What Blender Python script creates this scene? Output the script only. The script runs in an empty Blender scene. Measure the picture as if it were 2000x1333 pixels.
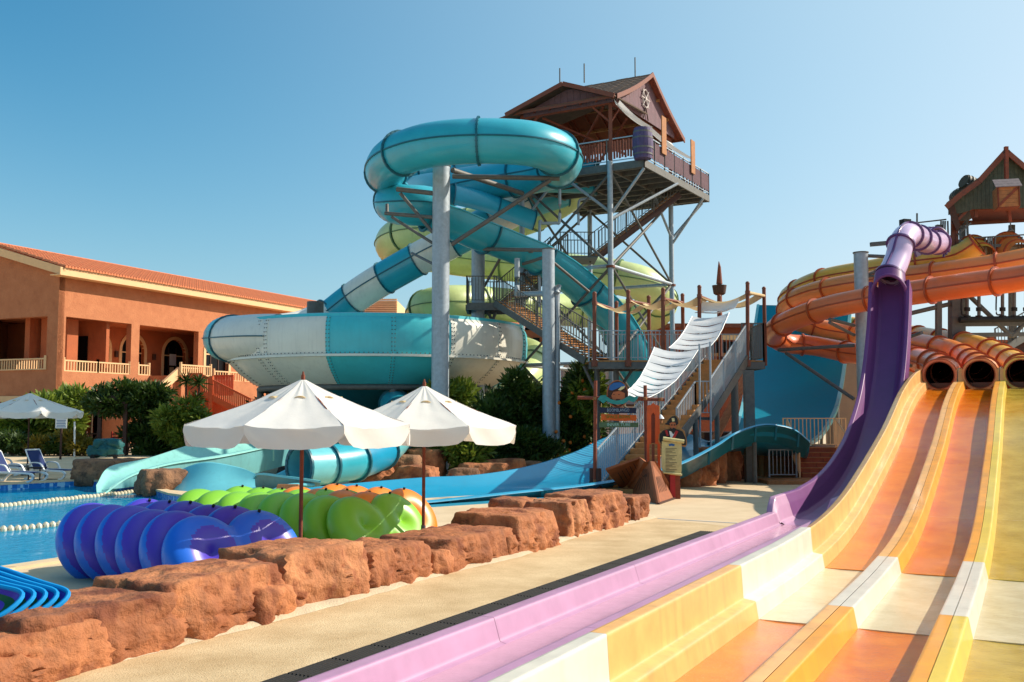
import bpy, bmesh, math, random
from mathutils import Vector, Matrix, noise
from mathutils.geometry import tessellate_polygon
R = math.radians
random.seed(7)
SC = bpy.context.scene
COL = SC.collection
# ---------------------------------------------------------------- camera, light, sky
H = 2.2; F = 1944.0; CX = 1000.0; CY = 666.5; HOR = 815.0
PITCH = math.atan((HOR - CY) / F)
cam_data = bpy.data.cameras.new('camera'); cam = bpy.data.objects.new('camera', cam_data); COL.objects.link(cam)
cam.location = (0, 0, H); cam.rotation_euler = (math.pi/2 + PITCH, 0, 0)
cam_data.sensor_width = 36.0; cam_data.lens = 36.0 * F / 2000.0
cam_data.clip_start = 0.1; cam_data.clip_end = 6000
SC.camera = cam
SUN_AZ = R(76); SUN_EL = R(35)         # azimuth clockwise from +Y
world = bpy.data.worlds.new('World'); SC.world = world; world.use_nodes = True
wn = world.node_tree.nodes; wl = world.node_tree.links
sky = wn.new('ShaderNodeTexSky'); sky.sky_type = 'NISHITA'; sky.sun_disc = False
sky.sun_elevation = SUN_EL; sky.sun_rotation = SUN_AZ
sky.altitude = 0; sky.air_density = 1.0; sky.dust_density = 2.2; sky.ozone_density = 2.5
bgn = wn['Background']; bgn.inputs['Strength'].default_value = 0.143
# colour grade of the sky: the photograph's sky is a deeper teal blue away from the sun, pale towards it
sc_n = wn.new('ShaderNodeSeparateColor'); cb_n = wn.new('ShaderNodeCombineColor'); wl.new(sky.outputs[0], sc_n.inputs[0])
for ch, (k_, g_, a_, c_) in enumerate([(.92*.15, 2.2, 2.0, 1.0), (1.03*.15, 1.15, .91, .87), (1.12*.15, .95, .84, .80)]):
    m1 = wn.new('ShaderNodeMath'); m1.operation = 'MULTIPLY'; m1.inputs[1].default_value = k_; wl.new(sc_n.outputs[ch], m1.inputs[0])
    m2 = wn.new('ShaderNodeMath'); m2.operation = 'POWER'; m2.inputs[1].default_value = g_; wl.new(m1.outputs[0], m2.inputs[0])
    m3 = wn.new('ShaderNodeMath'); m3.operation = 'MULTIPLY'; m3.inputs[1].default_value = a_/.15; wl.new(m2.outputs[0], m3.inputs[0])
    m4 = wn.new('ShaderNodeMath'); m4.operation = 'MULTIPLY'; m4.inputs[1].default_value = c_/.15; wl.new(m1.outputs[0], m4.inputs[0])
    m5 = wn.new('ShaderNodeMath'); m5.operation = 'MINIMUM'; wl.new(m3.outputs[0], m5.inputs[0]); wl.new(m4.outputs[0], m5.inputs[1]); wl.new(m5.outputs[0], cb_n.inputs[ch])
# whiter band of haze low over the horizon, the same all round
g_n = wn.new('ShaderNodeTexCoord'); sx_n = wn.new('ShaderNodeSeparateXYZ'); wl.new(g_n.outputs['Generated'], sx_n.inputs[0])
e1 = wn.new('ShaderNodeMath'); e1.operation = 'ABSOLUTE'; wl.new(sx_n.outputs[2], e1.inputs[0])
e2 = wn.new('ShaderNodeMath'); e2.operation = 'MULTIPLY'; e2.inputs[1].default_value = -8.5; wl.new(e1.outputs[0], e2.inputs[0])
e3 = wn.new('ShaderNodeMath'); e3.operation = 'EXPONENT'; wl.new(e2.outputs[0], e3.inputs[0])
e4 = wn.new('ShaderNodeMath'); e4.operation = 'MULTIPLY'; e4.inputs[1].default_value = .85; wl.new(e3.outputs[0], e4.inputs[0])
hz_n = wn.new('ShaderNodeMix'); hz_n.data_type = 'RGBA'; wl.new(e4.outputs[0], hz_n.inputs[0]); wl.new(cb_n.outputs[0], hz_n.inputs[6])
hz_n.inputs[7].default_value = (.50/.134, .69/.134, .78/.134, 1)
# broad bright aureole on the side of the sky where the sun stands
dt = wn.new('ShaderNodeVectorMath'); dt.operation = 'DOT_PRODUCT'; wl.new(g_n.outputs['Generated'], dt.inputs[0])
dt.inputs[1].default_value = (math.sin(SUN_AZ)*math.cos(SUN_EL), math.cos(SUN_AZ)*math.cos(SUN_EL), math.sin(SUN_EL))
d1 = wn.new('ShaderNodeMath'); d1.operation = 'MAXIMUM'; d1.inputs[1].default_value = 0.0; wl.new(dt.outputs['Value'], d1.inputs[0])
d2 = wn.new('ShaderNodeMath'); d2.operation = 'POWER'; d2.inputs[1].default_value = 1.5; wl.new(d1.outputs[0], d2.inputs[0])
au_n = wn.new('ShaderNodeMix'); au_n.data_type = 'RGBA'; wl.new(d2.outputs[0], au_n.inputs[0]); wl.new(hz_n.outputs[2], au_n.inputs[6])
au_n.inputs[7].default_value = (.53/.134, .67/.134, .74/.134, 1)
wl.new(au_n.outputs[2], bgn.inputs['Color'])
sd = bpy.data.lights.new('sun', 'SUN'); sd.energy = 5.0; sd.angle = R(0.5); sd.color = (1.0, 0.90, 0.75)
sun = bpy.data.objects.new('sun', sd); COL.objects.link(sun)
SUNV = Vector((math.sin(SUN_AZ)*math.cos(SUN_EL), math.cos(SUN_AZ)*math.cos(SUN_EL), math.sin(SUN_EL)))
sun.rotation_euler = (-SUNV).to_track_quat('-Z', 'Y').to_euler()
sun.location = SUNV * 100
SC.view_settings.view_transform = 'Standard'; SC.view_settings.look = 'None'
SC.view_settings.exposure = 0.30; SC.view_settings.gamma = 1.0; SC.view_settings.use_curve_mapping = False
SC.render.engine = 'CYCLES'
SC.cycles.max_bounces = 8; SC.cycles.transparent_max_bounces = 12

# ---------------------------------------------------------------- measuring helpers
SP, CP = math.sin(PITCH), math.cos(PITCH)
def P(px, py, Y):
    """point seen at (px,py) of the photograph at distance Y"""
    u = (px - CX)/F; v = (CY - py)/F
    k = Y/(CP - v*SP)
    return Vector((u*k, Y, H + (SP + v*CP)*k))
def G(px, py, z=0.0):
    u = (px - CX)/F; v = (CY - py)/F
    k = (z - H)/(SP + v*CP)
    return Vector((u*k, (CP - v*SP)*k, z))
LA = R(27.5); LD = Vector((math.sin(LA), math.cos(LA), 0)); LN = Vector((math.cos(LA), -math.sin(LA), 0))
def L(q, s, z=0.0): return LD*s + LN*q + Vector((0, 0, z))
Z = Vector((0, 0, 1))
def cr(pts, per=8, closed=False):
    pts = [Vector(p) for p in pts]; out = []; n = len(pts)
    for i in range(n if closed else n-1):
        if closed: p0, p1, p2, p3 = pts[i-1], pts[i], pts[(i+1) % n], pts[(i+2) % n]
        else:
            p1, p2 = pts[i], pts[i+1]
            p0 = pts[i-1] if i > 0 else p1*2-p2
            p3 = pts[i+2] if i+2 < n else p2*2-p1
        for k in range(per):
            t = k/per
            out.append(0.5*((2*p1) + (p2-p0)*t + (2*p0-5*p1+4*p2-p3)*t*t + (3*p1-p0-3*p2+p3)*t**3))
    if not closed: out.append(pts[-1].copy())
    return out
def resample(pts, step):
    d = [0.0]
    for a, b in zip(pts, pts[1:]): d.append(d[-1] + (b-a).length)
    n = max(2, int(round(d[-1]/step))+1); out = []; j = 0
    for i in range(n):
        t = d[-1]*i/(n-1)
        while j < len(d)-2 and d[j+1] < t: j += 1
        f = (t-d[j])/max(1e-9, d[j+1]-d[j])
        out.append(pts[j].lerp(pts[j+1], min(1, max(0, f))))
    return out
def lerp1(tab, x):
    if x <= tab[0][0]: return tab[0][1]
    for (a, b), (c, d) in zip(tab, tab[1:]):
        if x <= c: return b + (d-b)*(x-a)/(c-a)
    return tab[-1][1]
def fbm(p, o=4):
    return noise.fractal(p, 1.0, 2.0, o, noise_basis='PERLIN_ORIGINAL')

# ---------------------------------------------------------------- materials
def lin(c):
    return tuple(((x/255)/12.92 if x/255 <= 0.04045 else ((x/255+0.055)/1.055)**2.4) for x in c) + (1,)
MATS = {}
def mat(name, col, rough=0.5, metal=0.0, col2=None, nscale=3.0, namt=0.12, bump=None, coat=0.0, spec=0.5,
        streak=0.0, trans=0.0, speck=None, soft=None, wave=None):
    m = bpy.data.materials.new(name); m.use_nodes = True; nt = m.node_tree; N = nt.nodes; K = nt.links
    b = N['Principled BSDF']
    tc = N.new('ShaderNodeTexCoord'); co = tc.outputs['Object']
    base = lin(col)
    if col2 is None:
        a = tuple(x*(1-namt) for x in base[:3])+(1,); c = tuple(min(1, x*(1+namt)) for x in base[:3])+(1,)
    else: a = base; c = lin(col2)
    nz = N.new('ShaderNodeTexNoise'); nz.inputs['Scale'].default_value = nscale; nz.inputs['Detail'].default_value = 6; nz.inputs['Roughness'].default_value = 0.65
    K.new(co, nz.inputs['Vector'])
    rp = N.new('ShaderNodeValToRGB'); rp.color_ramp.elements[0].position = 0.32; rp.color_ramp.elements[1].position = 0.68
    rp.color_ramp.elements[0].color = a; rp.color_ramp.elements[1].color = c
    K.new(nz.outputs[0], rp.inputs[0]); out = rp.outputs[0]
    def mixin(fac_socket, colour, cur):
        mx = N.new('ShaderNodeMix'); mx.data_type = 'RGBA'
        K.new(fac_socket, mx.inputs[0]); K.new(cur, mx.inputs[6]); mx.inputs[7].default_value = colour
        return mx.outputs[2]
    if streak > 0:
        mp = N.new('ShaderNodeMapping'); mp.inputs['Scale'].default_value = (5, 5, 0.35); K.new(co, mp.inputs[0])
        sn = N.new('ShaderNodeTexNoise'); sn.inputs['Scale'].default_value = 1.5; sn.inputs['Detail'].default_value = 5; K.new(mp.outputs[0], sn.inputs[0])
        mr = N.new('ShaderNodeMapRange'); mr.inputs[1].default_value = 0.52; mr.inputs[2].default_value = 0.78; mr.inputs[4].default_value = streak
        K.new(sn.outputs[0], mr.inputs[0]); out = mixin(mr.outputs[0], tuple(x*0.45+0.03 for x in base[:3])+(1,), out)
    if speck:
        sc_, thr, colr, amt = speck
        sn = N.new('ShaderNodeTexNoise'); sn.inputs['Scale'].default_value = sc_; sn.inputs['Detail'].default_value = 3; K.new(co, sn.inputs[0])
        mr = N.new('ShaderNodeMapRange'); mr.inputs[1].default_value = thr; mr.inputs[2].default_value = thr+0.1; mr.inputs[4].default_value = amt
        K.new(sn.outputs[0], mr.inputs[0]); out = mixin(mr.outputs[0], lin(colr), out)
    K.new(out, b.inputs['Base Color'])
    b.inputs['Roughness'].default_value = rough; b.inputs['Metallic'].default_value = metal
    b.inputs['Specular IOR Level'].default_value = spec
    if coat: b.inputs['Coat Weight'].default_value = coat; b.inputs['Coat Roughness'].default_value = 0.08
    rr = N.new('ShaderNodeMapRange'); rr.inputs[3].default_value = max(0.02, rough-0.1); rr.inputs[4].default_value = min(1, rough+0.12)
    K.new(nz.outputs[0], rr.inputs[0]); K.new(rr.outputs[0], b.inputs['Roughness'])
    if bump:
        sc_, st, dist = bump
        bn = N.new('ShaderNodeTexNoise'); bn.inputs['Scale'].default_value = sc_; bn.inputs['Detail'].default_value = 8; bn.inputs['Roughness'].default_value = 0.6
        K.new(co, bn.inputs[0]); h = bn.outputs[0]
        bp = N.new('ShaderNodeBump'); bp.inputs['Strength'].default_value = st; bp.inputs['Distance'].default_value = dist
        K.new(h, bp.inputs['Height']); K.new(bp.outputs[0], b.inputs['Normal'])
    if trans:   # cloth or leaf: light coming through
        tr = N.new('ShaderNodeBsdfTranslucent'); K.new(out, tr.inputs[0])
        ms = N.new('ShaderNodeMixShader'); ms.inputs[0].default_value = trans
        K.new(b.outputs[0], ms.inputs[1]); K.new(tr.outputs[0], ms.inputs[2]); K.new(ms.outputs[0], N['Material Output'].inputs[0])
    MATS[name] = m
    return m

# ---------------------------------------------------------------- mesh builder
class MB:
    def __init__(s): s.v = []; s.f = []; s.m = []
    def add(s, vs, fs, mi=0):
        o = len(s.v); s.v += [Vector(v) for v in vs]; s.f += [tuple(i+o for i in f) for f in fs]; s.m += [mi]*len(fs); return s
    def box(s, c, size, rz=0.0, mi=0, rot=None):
        M = rot if rot is not None else Matrix.Rotation(rz, 3, 'Z'); c = Vector(c); x, y, z = [k/2 for k in size]
        vs = [c + M @ Vector((a*x, b*y, d*z)) for a in (-1, 1) for b in (-1, 1) for d in (-1, 1)]
        return s.add(vs, [(0,1,3,2),(4,6,7,5),(0,4,5,1),(2,3,7,6),(0,2,6,4),(1,5,7,3)], mi)
    def bar(s, a, b, w, h, up=Z, mi=0):
        a = Vector(a); b = Vector(b); t = (b-a).normalized(); sd_ = t.cross(up)
        if sd_.length < 1e-4: sd_ = t.cross(Vector((1, 0, 0)))
        sd_.normalize(); u = sd_.cross(t)
        vs = [p + sd_*(i*w/2) + u*(j*h/2) for p in (a, b) for i, j in ((-1,-1),(1,-1),(1,1),(-1,1))]
        return s.add(vs, [(0,1,2,3),(7,6,5,4),(0,4,5,1),(1,5,6,2),(2,6,7,3),(3,7,4,0)], mi)
    def cyl(s, a, b, r0, r1=None, n=12, caps=True, mi=0):
        r1 = r0 if r1 is None else r1
        a = Vector(a); b = Vector(b); t = (b-a).normalized(); x = t.orthogonal().normalized(); y = t.cross(x)
        if abs(t.z) > .9: x = Vector((1,0,0)); x = (x - t*x.dot(t)).normalized(); y = t.cross(x)
        vs = [p + (x*math.cos(k*2*math.pi/n) + y*math.sin(k*2*math.pi/n))*r for p, r in ((a, r0), (b, r1)) for k in range(n)]
        fs = [(k, (k+1) % n, n+(k+1) % n, n+k) for k in range(n)]
        if caps: fs += [tuple(range(n-1, -1, -1)), tuple(range(n, 2*n))]
        return s.add(vs, fs, mi)
    def grid(s, rows, closed_u=False, closed_v=False, mi=0, flip=False):
        nr = len(rows); nc = len(rows[0]); vs = [p for r in rows for p in r]; fs = []
        for i in range(nr if closed_v else nr-1):
            for j in range(nc if closed_u else nc-1):
                f = (i*nc+j, i*nc+(j+1) % nc, ((i+1) % nr)*nc+(j+1) % nc, ((i+1) % nr)*nc+j)
                fs.append(f[::-1] if flip else f)
        return s.add(vs, fs, mi)
    def prism(s, poly, d, mi=0):
        """polygon (list of points) pushed by vector d"""
        poly = [Vector(p) for p in poly]; d = Vector(d); n = len(poly)
        tr = tessellate_polygon([poly])
        vs = poly + [p+d for p in poly]; fs = [tuple(t) for t in tr] + [tuple(k+n for k in t[::-1]) for t in tr]
        fs += [(i, (i+1) % n, n+(i+1) % n, n+i) for i in range(n)]
        return s.add(vs, fs, mi)
    def lathe(s, prof, c=(0,0,0), n=24, a0=0.0, a1=2*math.pi, mi=0, axis=None):
        c = Vector(c); full = abs(a1-a0-2*math.pi) < 1e-6; k = n if full else n+1
        rows = [[c + Vector((r*math.cos(a0+(a1-a0)*i/n), r*math.sin(a0+(a1-a0)*i/n), z)) for i in range(k)] for r, z in prof]
        return s.grid(rows, closed_u=full, mi=mi)
    def sweep(s, pts, prof, closed=False, mi=0, side=None, pts_closed=False):
        rows = []
        n = len(pts)
        for i, p in enumerate(pts):
            if pts_closed: t = (pts[(i+1) % n]-pts[i-1])
            else: t = (pts[min(i+1, n-1)]-pts[max(i-1, 0)])
            t = t.normalized()
            sd_ = side if side is not None else t.cross(Z)
            sd_ = (sd_ - t*sd_.dot(t)).normalized(); u = sd_.cross(t)
            pr = prof(i/(n-1)) if callable(prof) else prof
            rows.append([p + sd_*a + u*b for a, b in pr])
        return s.grid(rows, closed_u=closed, closed_v=pts_closed, mi=mi)
    def ball(s, c, r, n=10, m=6, mi=0):
        return s.lathe([(max(1e-4, r*math.sin(math.pi*j/m)), -r*math.cos(math.pi*j/m)) for j in range(m+1)], c, n, mi=mi)
def circ(r, n=20, a0=0.0, a1=2*math.pi):
    full = abs(a1-a0-2*math.pi) < 1e-6
    return [(r*math.cos(a0+(a1-a0)*k/n), r*math.sin(a0+(a1-a0)*k/n)) for k in range(n if full else n+1)]
def build(name, mb, mats, parent=None, smooth=True, ang=38, kind=None, label=None, weld=False, up=False):
    off = Vector((0, 0, 0)); o_ = parent
    while o_ is not None: off += o_.location; o_ = o_.parent
    me = bpy.data.meshes.new(name)
    me.from_pydata([tuple(v-off) for v in mb.v], [], mb.f)
    if not isinstance(mats, (list, tuple)): mats = [mats]
    for m in mats: me.materials.append(m)
    if len(mats) > 1: me.polygons.foreach_set('material_index', mb.m)
    bm = bmesh.new(); bm.from_mesh(me)
    if weld: bmesh.ops.remove_doubles(bm, verts=bm.verts, dist=1e-4)
    bmesh.ops.recalc_face_normals(bm, faces=bm.faces)
    if up or kind == 'structure':
        bm.normal_update()
        if all(abs(f.normal.z) > .9 for f in bm.faces): bmesh.ops.reverse_faces(bm, faces=[f for f in bm.faces if f.normal.z < 0])
    bm.to_mesh(me); bm.free()
    if smooth:
        me.shade_smooth(); me.set_sharp_from_angle(angle=R(ang))
    o = bpy.data.objects.new(name, me); COL.objects.link(o); o.parent = parent
    if kind: o['kind'] = kind
    if label: o['label'] = label
    return o
def thing(name, loc, label, cat, group=None, rz=0.0):
    o = bpy.data.objects.new(name, None); COL.objects.link(o); o.empty_display_size = 0.2
    o.location = loc; o.rotation_euler = (0, 0, rz); tag(o, label, cat, group); return o
def tag(o, label, cat, group=None):
    o['label'] = label; o['category'] = cat
    if group: o['group'] = group
    return o
def inst(src_mesh, name, parent, loc, rz=0.0, rot=None, scale=None):
    """one more piece sharing a mesh; loc in world space"""
    off = Vector((0, 0, 0)); o_ = parent
    while o_ is not None: off += o_.location; o_ = o_.parent
    o = bpy.data.objects.new(name, src_mesh); COL.objects.link(o); o.parent = parent
    o.location = Vector(loc)-off
    o.rotation_euler = rot if rot is not None else (0, 0, rz)
    if scale: o.scale = scale
    return o
def mesh_of(name, mb, mats, smooth=True, ang=38):
    o = build(name, mb, mats, None, smooth, ang); me = o.data; bpy.data.objects.remove(o); return me
def copy_tree(o, parent=None):
    c = o.copy(); COL.objects.link(c); c.parent = parent
    for ch in list(o.children): copy_tree(ch, c)
    return c

# palette -------------------------------------------------------------------
m_deck = mat('deck_sand_concrete', (205,178,140), 0.9, col2=(221,196,160), nscale=0.9, bump=(60, .5, .01), speck=(90, .6, (150,118,80), .45))
m_path = mat('path_concrete', (188,158,114), 0.88, col2=(222,195,152), nscale=0.9, bump=(70, .8, .012), speck=(60, .56, (150,112,72), .55))
m_rock = mat('moulded_rock', (142,80,46), 0.85, col2=(198,128,82), nscale=1.3, streak=.45, bump=(9, .8, .07), speck=(2.2, .53, (112,54,30), .75))
m_rock2 = mat('moulded_rock_grey', (110,76,56), 0.9, col2=(160,116,82), nscale=2.0, bump=(12, .9, .05), speck=(5, .58, (70,48,38), .6))
m_mortar = mat('rock_mortar', (200,180,150), 0.95, bump=(40, .8, .02))
m_turq = mat('turquoise_gelcoat', (44,166,186), 0.34, coat=.18, nscale=.6, namt=.10, streak=.12)
m_turqd = mat('turquoise_seam', (10,92,108), 0.4)
m_light = mat('pale_turquoise_gelcoat', (110,196,205), 0.3, coat=.3, nscale=.8, namt=.08, streak=.2)
m_mint = mat('mint_gelcoat', (140,205,195), 0.35, coat=.25, nscale=.8, namt=.1, streak=.35)
m_bowlw = mat('ivory_gelcoat', (232,228,214), 0.4, coat=.3, nscale=.8, namt=.06, streak=.22)
m_bowlt = mat('bowl_turquoise_gelcoat', (72,196,206), 0.38, coat=.15, nscale=.8, namt=.08, streak=.15)
m_green = mat('pale_green_gelcoat', (196,210,142), 0.38, coat=.15, nscale=.7, namt=.1, streak=.2)
m_greend = mat('green_seam', (92,120,80), 0.5)
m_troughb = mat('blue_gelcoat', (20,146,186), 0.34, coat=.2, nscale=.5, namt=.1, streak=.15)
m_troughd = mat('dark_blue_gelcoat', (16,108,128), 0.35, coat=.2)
m_purple = mat('purple_gelcoat', (116,62,118), 0.42, coat=.0, spec=.35, nscale=.6, namt=.12, streak=.15)
m_lilac = mat('faded_lilac_gelcoat', (184,136,168), 0.5, coat=.15, nscale=1.3, namt=.10, streak=.15)
m_lilacf = mat('faded_lilac_floor', (190,140,162), 0.2, coat=.3, nscale=2.5, namt=.12, bump=(30,.25,.01))
m_lilact = mat('pale_lilac_tube', (204,176,212), 0.3, coat=.4, nscale=.8, namt=.08)
m_peach = mat('faded_peach_gelcoat', (236,176,104), 0.42, coat=.2, nscale=2.6, namt=.13, streak=.4)
m_amber = mat('amber_gelcoat', (240,160,40), 0.38, coat=.2, nscale=2.6, namt=.13, streak=.3)
m_yellow = mat('yellow_gelcoat', (228,194,70), 0.38, coat=.3, nscale=1.6, namt=.12, streak=.2)
m_ivory = mat('ivory_lane_gelcoat', (222,213,196), 0.36, coat=.25, nscale=2.6, namt=.07, streak=.25)
def wet(name, c, c2): return mat(name, c, 0.12, col2=c2, nscale=2.2, bump=(24, .4, .012), coat=.2, spec=.35, streak=.12, speck=(90, .64, (252,236,205), .3))  # pale specks put foam and water sparkle into the floor colour
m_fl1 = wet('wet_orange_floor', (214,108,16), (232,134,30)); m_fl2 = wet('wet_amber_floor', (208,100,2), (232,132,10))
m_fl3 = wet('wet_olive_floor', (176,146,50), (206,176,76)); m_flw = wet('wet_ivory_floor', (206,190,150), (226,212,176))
m_orange = mat('orange_gelcoat', (232,116,58), 0.38, coat=.2, nscale=.7, namt=.1, streak=.15)
m_orange2 = mat('light_orange_gelcoat', (236,142,72), 0.38, coat=.2, nscale=.7, namt=.1, streak=.15)
m_gold = mat('golden_gelcoat', (234,180,72), 0.38, coat=.2, nscale=.7, namt=.1, streak=.15)
m_oseam = mat('orange_seam', (170,72,26), 0.45)
m_galv = mat('galvanised_steel', (164,174,182), 0.5, metal=.35, nscale=7, namt=.14, streak=.3)
m_galvd = mat('weathered_steel', (104,102,98), 0.6, metal=.3, nscale=6, namt=.2, streak=.4)
m_rust = mat('rust_brown_painted_steel', (120,62,40), 0.6, nscale=5, namt=.2)
m_wood = mat('red_brown_wood', (128,60,36), 0.7, nscale=6, namt=.25, bump=(40,.4,.01), streak=.3)
m_woodd = mat('dark_brown_wood', (70,42,32), 0.75, nscale=6, namt=.3, bump=(40,.4,.01))
m_woodl = mat('weathered_tan_wood', (168,112,66), 0.75, nscale=6, namt=.22, bump=(40,.4,.01), streak=.4)
m_woodt = mat('tread_wood', (188,132,78), 0.8, nscale=5, namt=.15, bump=(40,.4,.01))
m_orangew = mat('orange_painted_wood', (214,88,34), 0.6, nscale=4, namt=.12, streak=.2)
m_shingle = mat('brown_shingle', (92,72,58), 0.9, nscale=4, namt=.3, bump=(30,.5,.01))
m_greenw = mat('grey_green_planks', (74,82,70), 0.85, nscale=5, namt=.3, bump=(40,.4,.01), streak=.4)
m_violetw = mat('violet_brown_planks', (112,84,92), 0.8, nscale=4, namt=.2, bump=(40,.4,.01), streak=.4)
m_barrel = mat('violet_barrel', (84,70,110), 0.7, nscale=5, namt=.2, streak=.4)
m_stucco = mat('terracotta_stucco', (176,108,70), 0.92, col2=(192,124,84), nscale=1.2, bump=(9,.8,.04), speck=(1.4, .56, (158,92,60), .25))
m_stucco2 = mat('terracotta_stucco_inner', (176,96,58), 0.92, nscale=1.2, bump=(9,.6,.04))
m_cream = mat('cream_trim', (228,186,138), 0.85, nscale=2, namt=.06)
m_tile = mat('clay_roof_tile', (196,104,66), 0.8, col2=(224,140,92), nscale=6, bump=(20,.4,.02))
m_dark = mat('dark_glass', (12,12,15), 0.35, spec=.15)
m_black = mat('black_rubber', (24,24,24), 0.7)
m_cloth = mat('white_canvas', (238,234,226), 0.9, nscale=1.5, namt=.03, trans=.22, bump=(4,.25,.03))
m_sail = mat('white_shade_cloth', (232,232,232), 0.9, nscale=1.5, namt=.04, trans=.25, bump=(5,.3,.03))
m_sailc = mat('cream_shade_cloth', (232,206,158), 0.9, nscale=1.5, namt=.05, trans=.3)
m_white = mat('white_plastic', (226,228,228), 0.4, nscale=3, namt=.04)
m_navy = mat('navy_mesh_fabric', (20,44,98), 0.8, nscale=6, namt=.1)
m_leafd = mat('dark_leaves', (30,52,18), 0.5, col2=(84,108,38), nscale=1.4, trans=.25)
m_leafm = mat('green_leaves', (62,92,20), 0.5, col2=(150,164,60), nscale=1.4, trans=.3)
m_leafy = mat('yellow_green_leaves', (110,96,22), 0.55, col2=(150,130,40), nscale=2.5, trans=.3)
m_bark = mat('bark', (92,72,56), 0.9, nscale=8, namt=.25)
m_bluer = mat('royal_blue_vinyl', (28,106,218), 0.34, coat=.0, nscale=1, namt=.05)
m_violr = mat('violet_vinyl', (78,58,184), 0.36, coat=.0, nscale=1, namt=.05)
m_greenr = mat('lime_green_vinyl', (126,190,44), 0.34, coat=.0, nscale=1, namt=.06)
m_orr = mat('orange_vinyl', (232,128,20), 0.34, coat=.0, nscale=1, namt=.06)
m_cyan = mat('cyan_foam', (0,140,206), 0.35, coat=.3, nscale=2, namt=.06)
m_tarp = mat('teal_tarpaulin', (22,92,96), 0.6, nscale=2, namt=.2, bump=(5,.6,.05))
m_brick = mat('red_tile', (150,78,52), 0.8, nscale=5, namt=.2)
m_violwall = mat('lilac_render', (190,172,180), 0.9)
m_bead = mat('cream_plastic_float', (232,216,184), 0.4)
# ================================================================ ground, pool
def node_mat(name): 
    m = bpy.data.materials.new(name); m.use_nodes = True; return m, m.node_tree.nodes, m.node_tree.links
m_water, N_, K_ = node_mat('pool_water'); N_.remove(N_['Principled BSDF'])
tr_ = N_.new('ShaderNodeBsdfTransparent'); tr_.inputs[0].default_value = (.16, .74, .92, 1)
gl_ = N_.new('ShaderNodeBsdfGlossy'); gl_.inputs['Roughness'].default_value = .04
df_ = N_.new('ShaderNodeBsdfDiffuse'); df_.inputs[0].default_value = (.01, .40, .68, 1)
fr_ = N_.new('ShaderNodeFresnel'); fr_.inputs[0].default_value = 1.33
mp_ = N_.new('ShaderNodeMapping'); tc_ = N_.new('ShaderNodeTexCoord'); K_.new(tc_.outputs['Object'], mp_.inputs[0]); mp_.inputs['Scale'].default_value = (1, .6, 1)
wv_ = N_.new('ShaderNodeTexNoise'); wv_.inputs['Scale'].default_value = 3.2; wv_.inputs['Detail'].default_value = 3; wv_.inputs['Distortion'].default_value = .8
K_.new(mp_.outputs[0], wv_.inputs[0])
bp_ = N_.new('ShaderNodeBump'); bp_.inputs['Strength'].default_value = .3; bp_.inputs['Distance'].default_value = .04
K_.new(wv_.outputs[0], bp_.inputs['Height'])
for n_ in (gl_, df_): K_.new(bp_.outputs[0], n_.inputs['Normal'])
mx0 = N_.new('ShaderNodeMixShader'); mx0.inputs[0].default_value = .5; K_.new(tr_.outputs[0], mx0.inputs[1]); K_.new(df_.outputs[0], mx0.inputs[2])
mx_ = N_.new('ShaderNodeMixShader'); fm_ = N_.new('ShaderNodeMath'); fm_.operation = 'MULTIPLY'; fm_.inputs[1].default_value = .55; K_.new(fr_.outputs[0], fm_.inputs[0]); K_.new(fm_.outputs[0], mx_.inputs[0]); K_.new(mx0.outputs[0], mx_.inputs[1]); K_.new(gl_.outputs[0], mx_.inputs[2])
K_.new(mx_.outputs[0], N_['Material Output'].inputs[0])
m_basin, N_, K_ = node_mat('pool_blue_tile'); b_ = N_['Principled BSDF']
tc_ = N_.new('ShaderNodeTexCoord'); vo_ = N_.new('ShaderNodeTexVoronoi'); vo_.distance = 'CHEBYCHEV'; vo_.inputs['Scale'].default_value = 9; vo_.inputs['Randomness'].default_value = 0.25
K_.new(tc_.outputs['Object'], vo_.inputs['Vector']); rp_ = N_.new('ShaderNodeValToRGB'); sp_ = N_.new('ShaderNodeSeparateColor')
K_.new(vo_.outputs['Color'], sp_.inputs[0]); K_.new(sp_.outputs[0], rp_.inputs[0]); K_.new(rp_.outputs[0], b_.inputs['Base Color'])
rp_.color_ramp.interpolation = 'CONSTANT'
rp_.color_ramp.elements[0].color = lin((30,110,185)); rp_.color_ramp.elements[1].color = lin((150,200,225)); rp_.color_ramp.elements[1].position = .82
e_ = rp_.color_ramp.elements.new(.45); e_.color = lin((60,140,205)); b_.inputs['Roughness'].default_value = .25
m_floorw = mat('pool_floor', (190,225,235), .6, nscale=1, namt=.1)

pool_px = [(-500,1215),(0,1112),(105,1096),(330,1058),(455,1005),(470,985),(330,966),(285,952),(170,938),(0,947),(-500,985)]
pool = [G(x, y, 0) for x, y in pool_px]
S_ = 1500.0
outer = [Vector((-S_,-S_,0)), Vector((S_,-S_,0)), Vector((S_,S_,0)), Vector((-S_,S_,0))]
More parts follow.
